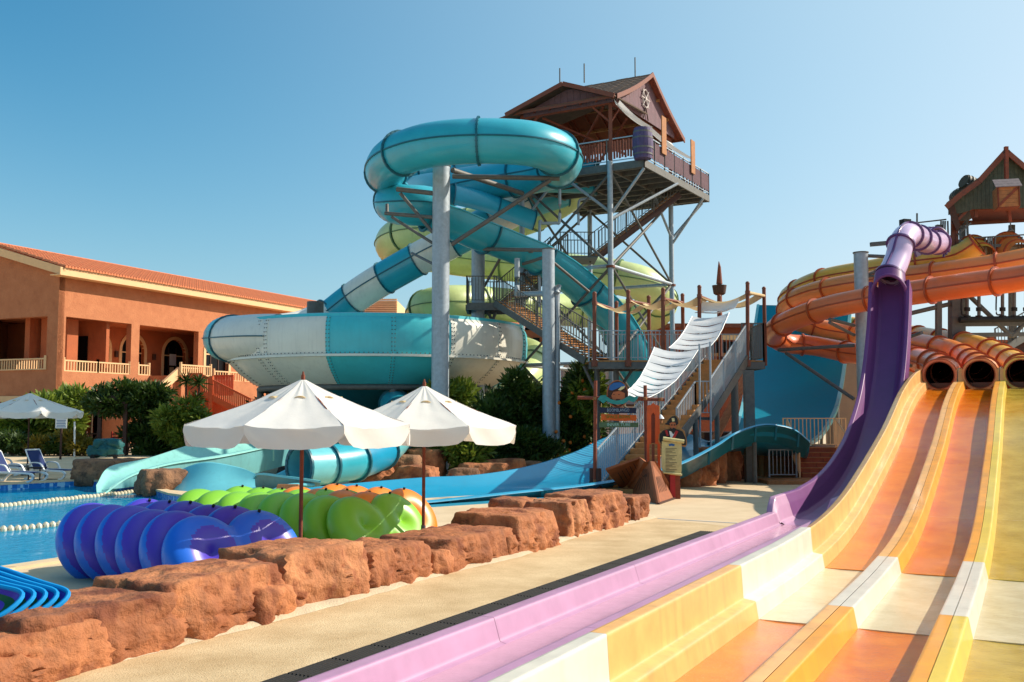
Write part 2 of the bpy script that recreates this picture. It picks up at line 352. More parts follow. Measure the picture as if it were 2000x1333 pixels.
# ground sheet: fine near part with the pool hole, coarse beyond
near = [Vector((-60,-10,0)), Vector((60,-10,0)), Vector((60,120,0)), Vector((-60,120,0))]
def holed(name, out_, hole, m_, z=0.0):
    tris = tessellate_polygon([out_, hole]); vs = out_+hole
    mb = MB(); mb.add([Vector((v.x, v.y, z)) for v in vs], [tuple(t) for t in tris])
    return build(name, mb, m_, kind='structure', smooth=False)
g = holed('ground', outer, pool, m_deck)
mb = MB()
n = len(pool); mb.add([p for p in pool]+[p+Vector((0,0,-.75)) for p in pool], [(i, (i+1) % n, n+(i+1) % n, n+i) for i in range(n)])
build('pool_wall', mb, m_basin, kind='structure', smooth=False)
mb = MB(); tris = tessellate_polygon([pool]); mb.add([p+Vector((0,0,-.75)) for p in pool], [tuple(t) for t in tris])
build('pool_floor', mb, m_floorw, kind='structure', smooth=False)
mb = MB(); mb.add([p+Vector((0,0,-.2)) for p in pool], [tuple(t) for t in tris]); build('pool_water', mb, m_water, kind='structure', smooth=False)
# coping: a slightly proud rim with joints
m_cop = mat('sand_coping_stone', (214,188,150), .85, nscale=3, namt=.08, bump=(50,.4,.01))
cop = bpy.data.objects.new('pool_coping', None); COL.objects.link(cop); cop['kind'] = 'structure'
cen = sum(pool, Vector())/n
for i in range(n):
    a, b = pool[i], pool[(i+1) % n]
    if (b-a).length < .3: continue
    d = (b-a).normalized(); nn = Vector((d.y, -d.x, 0)); nn = -nn if nn.dot((a+b)/2-cen) < 0 else nn
    k = max(1, int((b-a).length/.8))
    if k > 60: continue
    st = (b-a)/k; me_ = mesh_of('coping_stone', MB().box((0,0,0), (st.length-.012, .3, .06)), m_cop, False)
    for j in range(k):
        inst(me_, 'coping_stone', cop, a+st*(j+.5)+nn*.13+Vector((0,0,.012)), math.atan2(d.y, d.x))
# concrete path on the near side of the rock wall, and wet patches
pth = [L(-5.86-1.1,-2,.004), L(-5.86-1.1,21.0,.004), L(-3.0,24,.004), L(4,24,.004), L(6,-2,.004)]
wall_line = [G(-400,1480),G(50,1338),(G(330,1265)),G(590,1198),G(700,1168),G(860,1122),G(1010,1087),G(1130,1047),G(1275,1012)]
pth = [v+Vector((0,0,.004)) for v in wall_line] + [G(1440,1030,.004), L(-3.3,19.0,.004), L(6,19,.004), L(6,-3,.004)]
mb = MB(); mb.add(pth, [tuple(t) for t in tessellate_polygon([pth])]); build('path', mb, m_path, kind='structure', smooth=False)
m_wetp = mat('damp_concrete', (178,142,98), .5, col2=(210,178,132), nscale=2, bump=(80,.3,.006))
def blob(name, cx, cy, rx, ry, z, m_, seed):
    c = G(cx, cy, z); pts = []
    for k in range(28):
        a = 2*math.pi*k/28; f = 1+.35*fbm(Vector((math.cos(a)*1.3+seed, math.sin(a)*1.3, seed)))
        pts.append(G(cx+rx*math.cos(a)*f, cy+ry*math.sin(a)*f, z))
    mb = MB(); mb.add(pts, [tuple(t) for t in tessellate_polygon([pts])]); return build(name, mb, m_, kind='structure', smooth=False)
#blob('damp_patch', 950, 1118, 90, 17, .008, m_wetp, 3.1)
mb = MB(); a_, b_ = G(1285,1013,.008), G(1440,1022,.008); mb.bar(a_, b_, .05, .002)
build('painted_line', mb, mat('pale_blue_line', (150,170,190), .8), kind='structure', smooth=False)

# drain grating strip
m_grate = mat('dark_rubber_grating', (42,40,38), .75, nscale=20, namt=.25)
mt = thing('drain_mat', L(-5.45, 4, 0), 'long dark ribbed rubber drainage mat lying on the sunlit path beside the lilac lane', 'mat')
for k in range(26):
    s0 = 3.2+k*.6
    mb = MB().box(L(-5.47, s0+.3, .012), (.50, .59, .012), -LA)
    q0 = -5.71
    for j in range(12): mb.bar(L(q0+.02+j*.042, s0+.01, .022), L(q0+.02+j*.042, s0+.585, .022), .018, .016)
    build('mat_panel', mb, m_grate, mt, smooth=False)

# ================================================================ rocks
def rock_mesh(mb, c, size, rz, seed, sub=4, p=.42, rough=.10, flat=True, sq=.74):
    bm = bmesh.new(); bmesh.ops.create_icosphere(bm, subdivisions=sub, radius=1.0)
    M = Matrix.Rotation(rz, 3, 'Z'); sx, sy, sz = [x/2 for x in size]; c = Vector(c); sv = Vector((seed*3.7, seed*1.3, seed*7.1))
    vs = []
    for v in bm.verts:
        q = v.co.normalized(); m = max(abs(q.x), abs(q.y), abs(q.z)); cube = q/m
        w = q.lerp(cube, sq)                               # rounded block
        w = Vector((w.x*sx, w.y*sy, w.z*sz))
        if w.z > 0: w.x *= 1-.10*(w.z/sz); w.y *= 1-.16*(w.z/sz)
        nrm = Vector((q.x, q.y, q.z*.8))
        d = rough*fbm(w*1.5+sv, 5) + .06*abs(fbm(Vector((w.x*2.6, w.y*2.6, w.z*.5))+sv, 3)) + .018*fbm(w*7+sv, 3)
        rdg = noise.noise(Vector((w.x*3.2, w.y*3.2, w.z*.9))+sv)
        if abs(rdg) < .04: d -= .05*(1-abs(rdg)/.04)
        rd2 = noise.noise(Vector((w.x*1.1+w.z*1.5, w.y*1.1, w.z*3.4))+sv*2)
        if abs(rd2) < .025: d -= .03*(1-abs(rd2)/.025)
        w += nrm*d*1.5
        if w.z > sz*.9 and flat: w.z = sz*.9+(w.z-sz*.9)*.45
        vs.append(c + M @ w)
    fs = [tuple(x.index for x in f.verts) for f in bm.faces]; bm.free(); mb.add(vs, fs)
m_rockb = mat('moulded_rock_dark', (128,72,42), 0.85, col2=(182,114,72), nscale=1.6, streak=.5, bump=(9, .8, .07), speck=(2.4, .54, (106,50,28), .75))
m_rockc = mat('moulded_rock_pale', (152,90,54), 0.85, col2=(204,138,92), nscale=1.2, streak=.4, bump=(9, .8, .07), speck=(3.6, .56, (124,60,34), .7))
rw = thing('rock_wall', L(-6.8, 12, 0), 'low winding wall of moulded red-brown rocks in front of the inflatable tubes', 'rock wall')
# (pixel x centre, base pixel y, s-length m, height m, depth m, push back)
RK = [(35,1352,1.7,.42,1.0),(225,1300,1.55,.52,1.05),(455,1236,1.62,.60,1.0),(650,1180,1.35,.66,1.1),(790,1143,1.25,.50,.9),
      (955,1102,1.95,.46,1.25),(1062,1075,1.3,.62,1.2),(1138,1048,1.0,.66,.9),(1200,1032,1.5,.70,1.1),(1256,1018,.85,.52,.8)]
for i, (px, py, ln, h, dp) in enumerate(RK):
    g0 = G(px, py); c = g0 - LN*(dp/2+.09) ; mb = MB()
    rock_mesh(mb, (c.x, c.y, h/2-.08), (dp*1.12, ln*1.22, h+.2), -LA+random.uniform(-.05,.05), i+1.3, 5, rough=.06, sq=.82)
    build('boulder', mb, (m_rock, m_rockb, m_rock, m_rockc)[i % 4], rw, ang=80)
mb = MB(); rock_mesh(mb, G(1085,1040)-LN*.9+Vector((0,0,.25)), (.8,.9,.75), -LA, 33.1); build('boulder', mb, m_rock, rw, ang=80)
for (px, py, ln) in [(130,1322,.5),(545,1212,.45),(712,1165,.4),(872,1124,.4),(1012,1088,.35)]:
    mb = MB(); rock_mesh(mb, G(px, py)-LN*.30+Vector((0,0,.1)), (.5,ln,.5), -LA, px*.07, 4); build('boulder', mb, m_rock, rw, ang=80)
rows = []
base = cr([v for v in wall_line], 14)
for i, p in enumerate(base):
    w = .05+.05*abs(fbm(p*2.3)); rows.append([p+LN*(w+.02)+Vector((0,0,.006)), p+LN*.01+Vector((0,0,.05)), p-LN*.25+Vector((0,0,.06))])
mb = MB().grid(rows); build('mortar_joint', mb, m_mortar, rw)

# ================================================================ the three-lane slide and its run-outs
ZF = [(0,.055),(13,.055),(15,.10),(16.5,.2),(18,.38),(20,.75),(22,1.15),(23.5,1.47),(25,1.87),(26.5,2.28),(28.5,2.67),(30.3,2.93),(31.3,3.02)]
def lane_path(s0, s1, tab=ZF, step=.35):
    n = max(2, int((s1-s0)/step)+1); out = []
    for i in range(n+1):
        s = s0+(s1-s0)*i/n; z = (lerp1(tab, s-.5)+lerp1(tab, s)+lerp1(tab, s+.5))/3 if s > 13 else lerp1(tab, s)
        out.append(L(0, s, z))
    return out
def rnd(pr):    # soften corners of a lane profile
    out = [pr[0]]
    for a, b, c in zip(pr, pr[1:], pr[2:]):
        da = math.hypot(b[0]-a[0], b[1]-a[1]); dc = math.hypot(c[0]-b[0], c[1]-b[1]); r = min(.03, da*.4, dc*.4)
        for t in (-1, -.35, .35, 1):
            if t < 0: x = [b[k]+(a[k]-b[k])/da*r*(-t) for k in (0,1)]
            else: x = [b[k]+(c[k]-b[k])/dc*r*t for k in (0,1)]
            if abs(t) < .5: x = [x[k]*.7+b[k]*.3 for k in (0,1)]
            out.append(tuple(x))
    out.append(pr[-1]); return out
P1 = [(-2.955,-.30),(-2.955,.565),(-2.81,.565),(-2.79,.22),(-2.66,.20),(-2.63,.0)]
P1r = [(-1.97,.0),(-1.93,.225),(-1.803,.225)]
P2l = [(-1.797,.225),(-1.67,.225),(-1.63,.0)]; P2r = [(-.91,.0),(-.87,.225),(-.743,.225)]
P3l = [(-.737,.225),(-.61,.225),(-.57,.0)]; P3r = [(.15,0),(.19,.225),(.317,.225)]
P4l = [(.323,.225),(.45,.225),(.49,.0)]; P4r = [(1.21,0),(1.25,.565),(1.40,.565),(1.40,-.30)]
sl = thing('lane_slide', L(-.8, 14, 0), 'wide open racing slide with peach, amber and yellow lanes running down past the camera', 'water slide')
segs = [(1.0,3.1,0),(3.1,6.9,1),(6.9,10.7,0),(10.7,14.5,1),(14.5,18.6,0),(18.6,22.4,0),(22.4,26.2,0),(26.2,29.2,0),(29.2,31.3,0)]
for li, (pl, pr, mw, mf) in enumerate([(P1,P1r,m_peach,m_fl1),(P2l,P2r,m_amber,m_fl2),(P3l,P3r,m_yellow,m_fl3),(P4l,P4r,m_yellow,m_fl3)]):
    mr = [m_peach, m_amber, m_yellow, m_yellow][li]
    for (s0, s1, w) in segs:
        if w and li == 3: pass
        up = s0 >= 14.5
        pa = lane_path(s0+.002, s1-.002); pl_ = [(a, b-(.06 if (li == 0 and a < -2.95 and up) else 0)) for a, b in pl]
        mb = MB().sweep(pa, rnd(pl_), side=LN); build('side_wall', mb, m_ivory if w else mw, sl, ang=60)
        mb = MB().sweep(pa, rnd(pr), side=LN); build('side_wall', mb, m_ivory if w else mr, sl, ang=60)
        q0, q1 = pl[-1][0]-.012, pr[0][0]+.012
        nq = 7; mb = MB().sweep(lane_path(s0+.002, s1-.002), [(q0+(q1-q0)*k/nq, .004+.012*(2*k/nq-1)**2) for k in range(nq+1)], side=LN)
        # low weir lip where sections meet
        if 6 < s0 < 16: mb.bar(L(q0+.02, s0+.02, lerp1(ZF, s0)+.012), L(q1-.02, s0+.02, lerp1(ZF, s0)+.012), .05, .012)
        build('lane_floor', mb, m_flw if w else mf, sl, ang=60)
build('side_skirt', MB().grid([[L(-2.90, s/2, lerp1(ZF, s/2)-.18), L(-2.90, s/2, 0)] for s in range(31, 63)]), m_woodd, sl, ang=60)
# wooden/steel carcass under the raised part so it stands on something
for s in (20, 22.5, 25, 27.5, 30.3):
    z = lerp1(ZF, s)-.12
    mb = MB().bar(L(-2.9, s, z), L(1.3, s, z), .12, .12)
    for q in (-2.8, -.8, 1.2): mb.cyl(L(q, s, 0), L(q, s, z), .07)
    build('support_frame', mb, m_galvd, sl)
# start walls between the tube mouths
for q in (-2.92, -1.8, -.74, .32):
    mb = MB().box(L(q, 31.5, 3.25), (.25 if q > -2.5 else .14, .3, .7), -LA); build('end_block', mb, m_peach, sl)
mb = MB().box(L(-.8, 31.9, 1.6), (4.4, .08, 3.2), -LA); build('back_panel', mb, m_oseam, sl)

# ---- purple drop slide
PF = [(1.5,.28),(19,.28),(21,.31),(23,.45),(25,.78),(27,1.32),(29,2.2),(30.3,3.1),(31.3,4.15),(32.0,5.2),(32.45,6.15)]
ps = thing('drop_slide', L(-3.7, 18, 0), 'steep purple drop slide with a pale tube at the top and faded lilac run-out', 'water slide')
PP = rnd([(-4.27,-.25),(-4.27,.215),(-4.13,.215),(-4.07,.02),(-3.99,.0),(-3.42,.0),(-3.34,.02),(-3.29,.215),(-3.16,.215),(-3.16,-.25)])
PH = rnd([(-4.30,-.22),(-4.30,.47),(-4.20,.47),(-4.13,.30),(-4.06,.06),(-3.97,.0),(-3.46,.0),(-3.36,.06),(-3.29,.30),(-3.22,.47),(-3.12,.47),(-3.12,-.22)])
FLOORF = [(-4.06,.003),(-3.37,.003)]
for s0, s1 in [(1.5,4.2),(4.2,7.6),(7.6,11.0),(11.0,14.5),(14.5,18.2)]:
    mb = MB().sweep(lane_path(s0+.003, s1-.003, PF), PP, side=LN); build('trough_section', mb, m_lilac, ps, ang=60)
    mb = MB().sweep(lane_path(s0, s1, PF), [(-4.06,.006),(-3.9,.004),(-3.7,.003),(-3.5,.004),(-3.36,.006)], side=LN); build('trough_floor', mb, m_lilacf, ps)
def pts_tab(tab, s0, s1, n):
    base_ = cr([L(0, s, z) for s, z in tab], 10); return resample([p for p in base_ if s0 <= p.dot(LD) <= s1], (s1-s0)/n)
allp = resample(cr([L(0, s, z) for s, z in PF], 10), .05)
seq = resample([p for p in allp if p.dot(LD) >= 18.2], .35)
s_fine = resample([p for p in allp if 18.19 <= p.dot(LD) <= 19.35], .07)
def grow(t):
    e = .215/.47; k = e+(1-e)*min(1, t*4)**.7 if t < .25 else 1
    return [(a, b*k if b > .05 else b) for a, b in PH]
build('trough_section', MB().sweep(s_fine, grow, side=LN), m_lilac, ps, ang=60)
cuts = [3, 12, 21, 30, len(seq)-1]
for a, b in zip(cuts, cuts[1:]):
    mb = MB().sweep(seq[a:b+1], PH, side=LN); build('trough_section', mb, m_purple, ps, ang=60)
for pr in ([(-4.33,-.3),(-4.33,.5),(-4.18,.5),(-4.15,.33),(-4.20,-.05)],):
    pass
top = seq[-1]; tt = (seq[-1]-seq[-3]).normalized()
cpt = top + LN*(-3.71) + LN.cross(tt)*(.34)
tube_pts = [cpt+tt*.25, P(1753,505,30.75), P(1760,476,31.0), P(1771,460,31.5), P(1788,462,32.4), P(1803,470,33.1), P(1820,475,34.2), P(1832,474,35)]
tube_pts = resample(cr(tube_pts, 8), .12)
def tube_slide(t, pts, r, secs, msd, last_plain=0, flange=.06, seam=True, n=20, fw=.05, name='tube_section', a0=0, a1=2*math.pi, inner=False, mfl=None, seam_at=(0, math.pi), lipm=None):
    """secs: list of (index0, index1, material)"""
    full = abs(a1-a0-2*math.pi) < 1e-6
    for (i0, i1, mm) in secs:
        mb = MB().sweep(pts[i0:i1+1], circ(r, n, a0, a1), closed=full, mi=0)
        if inner: mb.sweep(pts[i0:i1+1], circ(r-.05, n, a0, a1), closed=full, mi=0)
        if not full:
            for an in (a0, a1):
                ca, sa = math.cos(an), math.sin(an)
                mb.sweep(pts[i0:i1+1], [(ca*(r-.06), sa*(r-.06)), (ca*(r-.06), sa*(r-.06)+.05), (ca*(r+.05), sa*(r+.05)+.05 if True else 0), (ca*(r+.05), sa*(r+.05))], closed=True, mi=0)
        if seam:
            for an in seam_at:
                ca, sa = math.cos(an), math.sin(an); px_, py_ = -sa, ca
                mb.sweep(pts[i0:i1+1], [(ca*(r-.01)+px_*.03, sa*(r-.01)+py_*.03), (ca*(r+.045)+px_*.025, sa*(r+.045)+py_*.025), (ca*(r+.045)-px_*.025, sa*(r+.045)-py_*.025), (ca*(r-.01)-px_*.03, sa*(r-.01)-py_*.03)], closed=True, mi=1)
        build(name, mb, [mm, msd], t, ang=50)
    ks_ = sorted(set([s[0] for s in secs]+[s[1] for s in secs]))
    for k in ks_[:len(ks_)-last_plain]:
        p = pts[k]; d = (pts[min(k+1, len(pts)-1)]-pts[max(k-1, 0)]).normalized()
        seg = [p-d*fw/2, p+d*fw/2]
        prof = lambda rr: circ(rr, n+4, a0, a1)
        mb = MB(); rows = []
        sd_ = d.cross(Z); sd_.normalize(); u = sd_.cross(d)
        for pp, rr in ((seg[0], r-.02), (seg[0], r+flange), (seg[1], r+flange), (seg[1], r-.02)):
            rows.append([pp+sd_*a+u*b for a, b in prof(rr)])
        mb.grid(rows, closed_u=full)
        if r > .5 and full:
            for j in range(26):
                an = 2*math.pi*j/26; pp = p+(sd_*math.cos(an)+u*math.sin(an))*(r+flange*.5); mb.cyl(pp-d*(fw/2+.02), pp+d*(fw/2+.02), .018, n=5)
        build('flange', mb, mfl or msd, t, ang=50)
def secs_by(pts, lens, mats_):
    """cut a path into sections of about given length in metres, cycling materials"""
    step = (pts[1]-pts[0]).length; out = []; i = 0; k = 0
    while i < len(pts)-1:
        ln = lens[k % len(lens)] if isinstance(lens, (list, tuple)) else lens
        j = min(len(pts)-1, i+max(2, int(ln/step)))
        if len(pts)-1-j < 3: j = len(pts)-1
        out.append((i, j, mats_[k % len(mats_)])); i = j; k += 1
    return out
m_pseam = mat('dark_purple_flange', (96,56,112), .35, coat=.3)
tube_slide(ps, tube_pts, .38, secs_by(tube_pts, [1.45,1.2,1.1,1.3], [m_lilact]), m_pseam, inner=True, seam_at=(math.pi/2,), flange=.07, fw=.06)
build('back_plate', MB().sweep([top+tt*(.12*k-.05) for k in range(7)], [(-4.08,.03),(-3.95,.0),(-3.47,.0),(-3.34,.03),(-3.34,-.03),(-4.08,-.03)], closed=True, side=LN), m_purple, ps)
# hood: slanted cut mouth of the tube over the trough
hw = -LN.cross(tt); rows = []
for w_ in range(5):
    f = w_/4; row = []
    for k in range(29):
        a_ = math.pi*(-.12+1.24*k/28); fr = math.sin(a_)
        row.append(cpt + LN*(.44+.05*(1-f))*math.cos(a_) - hw*(.44+.05*(1-f))*fr + tt*(.3*f + (1-f)*(-.42+.40*max(0, fr))))
    rows.append(row)
mb = MB().grid(rows); mb.grid([[p-(p-cpt).normalized()*.04 for p in r] for r in rows]); build('mouth_hood', mb, m_purple, ps, ang=60)
build('mouth_shade_disc', MB().cyl(cpt+tt*.30, cpt+tt*.34, .415, n=24), mat('mouth_shade_purple', (26,14,34), .6), ps)  # added near-black disc: its colour stands for the shade inside the tube
build('mouth_ring', MB().sweep(rows[0], circ(.05, 8), closed=True), m_purple, ps)
for dd, nn_ in ((26.8, 1), (29.6, 2), (31.6, 3)):
    z = lerp1(PF, dd)-.25
    if z > .3:
        mb = MB().cyl(L(-3.7, dd+.3, 0), L(-3.7, dd+.3, z), .09); build('support_post', mb, m_galvd, ps)
# ================================================================ inflatable rafts
def raft_mesh(name, m1, m2):
    mb = MB(); a = .47; Rr = .31; r = .305
    for sx in (-a, a):
        mb.grid([[Vector((sx+(Rr+r*math.cos(t))*math.cos(p), (Rr+r*math.cos(t))*math.sin(p), r*.80*math.sin(t))) for t in [2*math.pi*i/16 for i in range(16)]] for p in [2*math.pi*j/40 for j in range(40)]], closed_u=True, closed_v=True)
        mb.cyl((sx,0,-.05), (sx,0,.0), .3, n=24)
    o = build(name, mb, m1); md = o.modifiers.new('r', 'REMESH'); md.mode = 'VOXEL'; md.voxel_size = .035; md.use_smooth_shade = True
    ms = o.modifiers.new('s', 'SMOOTH'); ms.factor = .6; ms.iterations = 24
    dg = bpy.context.evaluated_depsgraph_get(); me = bpy.data.meshes.new_from_object(o.evaluated_get(dg)); bpy.data.objects.remove(o)
    me.materials.clear(); me.materials.append(m1); me.materials.append(m2)
    for p in me.polygons:
        p.use_smooth = True; p.material_index = 1 if min((p.center.x-a)**2, (p.center.x+a)**2)+p.center.y**2 < .36**2 or p.center.z < -.12 else 0
    return me
def raft_proto(name, m1, m2, label, group, m3):
    t = thing(name, (0,0,0), label, 'inflatable raft', group)
    b = bpy.data.objects.new('air_chamber', raft_mesh('air_chamber', m1, m2)); COL.objects.link(b); b.parent = t
    mb = MB().cyl((.47,.50,.16), (.47,.53,.20), .022, n=8); build('valve', mb, m_black, t)
    return t
def place_raft(t, c, ax, lean, rollz=0):
    """long axis ax (horizontal), standing on edge and leaning back"""
    ax = Vector(ax).normalized(); nrm = Vector((ax.y, -ax.x, 0)).normalized()       # face normal toward right/near
    up = (Z*math.cos(lean) - nrm*math.sin(lean)); fn = ax.cross(up)
    M = Matrix((ax, up, fn)).transposed()
    t.location = c; t.rotation_euler = M.to_euler(); t.scale = (RS, RS, RS)
RS = .96
def raft_row(proto, labels, start, end, yaw, leans, zc=.50):
    alt = None
    if len(labels) == 6:
        alt = [c for c in proto.children if c.name.startswith('air_chamber')][0].data.copy()
        for p in alt.polygons: p.material_index = 1 if p.center.z > .085 else 0
    for i, lb in enumerate(labels):
        t = proto if i == 0 else copy_tree(proto); t['label'] = lb
        if alt and i:
            for c_ in t.children:
                if c_.name.startswith('air_chamber'): c_.data = alt
        f = i/(max(1, len(labels)-1)); c = Vector(start).lerp(Vector(end), f)
        yw = yaw+random.uniform(-.05, .05); ax = (math.cos(yw), math.sin(yw), 0)
        place_raft(t, Vector((c.x, c.y, zc+random.uniform(-.015,.015))), ax, leans[i % len(leans)])
ordn = ['second','third','fourth','fifth','sixth','seventh']
bp = raft_proto('inflatable_raft', m_bluer, m_violr, '', 'blue inflatable rafts standing on edge in a row', m_violr)
bl = ['glossy sunlit blue double raft at the right end of the blue row'] + ['blue double raft, '+o_+' from the right end of the blue row' for o_ in ordn[:4]] + ['blue double raft at the far left end of the blue row nearest the pool']
raft_row(bp, bl, G(458,1152) , G(238,1114), R(56), [R(30), R(27), R(25), R(24), R(23), R(20)], .45)
RS = .98
m_greens = mat('dark_green_seam', (52,96,24), .4)
gp = raft_proto('inflatable_raft', m_greenr, m_greenr, '', 'green inflatable rafts standing on edge in a row', m_greens)
gl = ['lime green double raft beside the second parasol pole, rightmost of the green row'] + ['lime green double raft, '+o_+' from the right end of the green row' for o_ in ordn] + ['lime green double raft at the far left end of the green row']
raft_row(gp, gl, G(738,1078), G(440,1056), R(54), [R(36), R(34), R(33), R(32)], .41)
op = raft_proto('inflatable_raft', m_orr, m_orr, '', 'orange inflatable rafts behind the green row', m_oseam)
ol = ['orange raft farthest right behind the green rafts, with its side in the sun', 'orange raft, second from the right behind the green rafts', 'orange raft, third from the right behind the green rafts', 'orange raft farthest left behind the green rafts']
raft_row(op, ol, P(765,1000,17.2).xy.to_3d(), P(630,1000,18.3).xy.to_3d(), R(56), [R(33), R(30)], .42)

# teal riding mats nested at the lower left
def matp():
    t = thing('riding_mat', (0,0,0), '', 'water mat', 'nested cyan riding mats on the rocks')
    out = []
    for k in range(40):
        a = 2*math.pi*k/40; x = .62*math.cos(a); y = .30*math.sin(a)*(1-.22*math.cos(a)); y += .035*math.cos(3*a)
        out.append(Vector((x, y, .02*math.cos(2*a))))
    mb = MB().sweep(out, circ(.022, 8), closed=True, pts_closed=True); build('rim', mb, m_cyan, t)
    rows = [[Vector((p.x*f, p.y*f, -d)) for p in out] for f, d in ((.97, .0), (.88, .06), (.74, .09), (.5, .10), (.02, .10))]
    mb = MB().grid(rows[:2], closed_u=True); build('inner_side', mb, m_violr, t)
    mb = MB().grid(rows[1:3], closed_u=True); build('green_band', mb, mat('green_vinyl_band', (20,90,40), .4), t)
    mb = MB().grid(rows[2:], closed_u=True); build('floor_pad', mb, m_violr, t)
    mb = MB().grid([[Vector((p.x*f, p.y*f, -d)) for p in out] for f, d in ((1.0, .0), (.92, .09), (.7, .13), (.02, .14))], closed_u=True); build('hull', mb, m_cyan, t)
    return t
mp = matp()
ml = ['topmost cyan riding mat at the right end of the nest, its tip over the rock', 'second cyan riding mat from the right in the nest on the rocks', 'third cyan riding mat from the right in the nest on the rocks', 'fourth cyan riding mat from the right in the nest on the rocks', 'cyan riding mat nearest the left picture edge in the nest']
for i in range(5):
    t = mp if i == 0 else copy_tree(mp); t['label'] = ml[i]
    t.location = P(-12-24*i, 1162+3*i, 8.95-.07*i) + Vector((-.0, 0, 0)); t.rotation_euler = (R(40), R(6-1*i), R(8))

# ================================================================ parasols
def parasol(name, base, rad, zr, za, label, group, yaw=0.0, polemat=None, drop=.26, pr=.028, val=True):
    t = thing(name, base, label, 'parasol', group)
    b = Vector(base); n = 8
    mb = MB().cyl(b, (b.x, b.y, za+.02), pr, n=12); build('pole', mb, polemat or m_wood, t)
    mb = MB().cyl(b+Vector((0,0,0)), b+Vector((0,0,.06)), .24, .20, n=20); mb.cyl(b+Vector((0,0,.06)), b+Vector((0,0,.42)), pr+.012, n=12); build('base', mb, m_galvd, t)
    mb = MB().cyl((b.x,b.y,za-.01), (b.x,b.y,za+.07), .022, .012, n=8); build('finial', mb, m_wood, t)
    for k in range(n):
        a0 = yaw+2*math.pi*(k-.5)/n; a1 = yaw+2*math.pi*(k+.5)/n; mb = MB(); rows = []
        m_ = 12; w_ = 14
        for i in range(m_+1):
            f = i/m_; row = []
            for j in range(w_+1):
                g_ = j/w_; 
                pa = Vector((math.cos(a0), math.sin(a0), 0)); pb = Vector((math.cos(a1), math.sin(a1), 0)); d = pa.lerp(pb, g_)
                rr = .05+(rad-.05)*f; z = za-.05-(za-zr-.05)*(f**.93) 
                sag = .045*math.sin(math.pi*g_)*f*(rad/1.5) + .02*math.sin(math.pi*f)
                p = Vector((b.x, b.y, 0))+d*rr; z -= sag
                z += .010*math.sin(g_*math.pi*6+k)*(1-f)*math.sin(math.pi*g_)*min(1, f*5)+.020*fbm(Vector((p.x*3.3, p.y*3.3, k*2.1)), 3)*f + .006*noise.noise(Vector((g_*14+k*3, f*3, k)))
                row.append(Vector((p.x, p.y, z)))
            rows.append(row)
        mb.grid(rows); pan = build('canopy_panel', mb, m_cloth, t, ang=70)
        # hanging valance flap with cut corners
        vr = []
        for i in range(5):
            f = i/4; row = []
            for j in range(w_+1):
                g_ = j/w_; e = min(g_, 1-g_); dd = drop*min(1.0, .42+e*5.5)
                p = rows[-1][j]; out_ = Vector((p.x-b.x, p.y-b.y, 0)).normalized()
                row.append(p + Vector((0,0,-dd*f)) + out_*(.006+.02*math.sin(f*2.5)*math.sin(g_*9+k*2)) )
            vr.append(row)
        mb = MB().grid(vr); build('valance', mb, m_cloth, pan, ang=70)
        am = (a0+a1)/2; d = Vector((math.cos(am), math.sin(am), 0))   # wind vent
        f = .33; c = Vector((b.x, b.y, za-.05-(za-zr-.05)*(f**.93)-.02))+d*(rad*f*.95)
        sd_ = Vector((-d.y, d.x, 0)); mb = MB(); rws = []
        for i in range(4):
            ff = i/3; rws.append([c+sd_*(x*.15*(1-.2*ff))+d*(-.13+.18*ff)+Vector((0,0,-.08*ff+.075*ff*(1-(x)**2)+.012)) for x in [q/4-1 for q in range(9)]])
        mb.grid(rws); build('vent', mb, m_sailc, pan, ang=80)
        a = a0; d = Vector((math.cos(a), math.sin(a), 0))
        mb = MB().bar((b.x, b.y, za-.09), Vector((b.x, b.y, zr-.03))+d*(rad*.97), .025, .035)
        mb.bar(Vector((b.x, b.y, zr-.25))+d*.05, Vector((b.x, b.y, zr+.13))+d*(rad*.55), .02, .025); build('rib', mb, m_wood, t)
    mb = MB().cyl((b.x,b.y,zr-.30), (b.x,b.y,zr-.2), .06, n=12); build('hub', mb, m_wood, t)
    return t
c1 = P(590,862,14); c1.z = 0
parasol('parasol', c1, 1.60, 2.10, 2.77, 'nearer white canvas parasol with wooden pole standing between the blue and green rafts', 'white canvas parasols by the pool', R(-90+22.5*0)+R(8))
c2 = P(828,862,16.6); c2.z = 0
parasol('parasol', c2, 1.58, 2.06, 2.76, 'white canvas parasol with wooden pole at the right end of the green rafts', 'white canvas parasols by the pool', R(-82))
c3 = P(53,925,38); c3.z = 0
parasol('parasol', c3, 1.95, 2.42, 3.15, 'small distant white parasol in part shade over the navy sun loungers', 'white canvas parasols by the pool', R(-75), polemat=m_woodd, drop=.22)
c4 = P(-62,925,42); c4.z = 0
parasol('parasol', c4, 1.6, 2.42, 3.05, 'white parasol of which only the edge shows at the left picture border', 'white canvas parasols by the pool', R(-75), polemat=m_woodd, drop=.22)

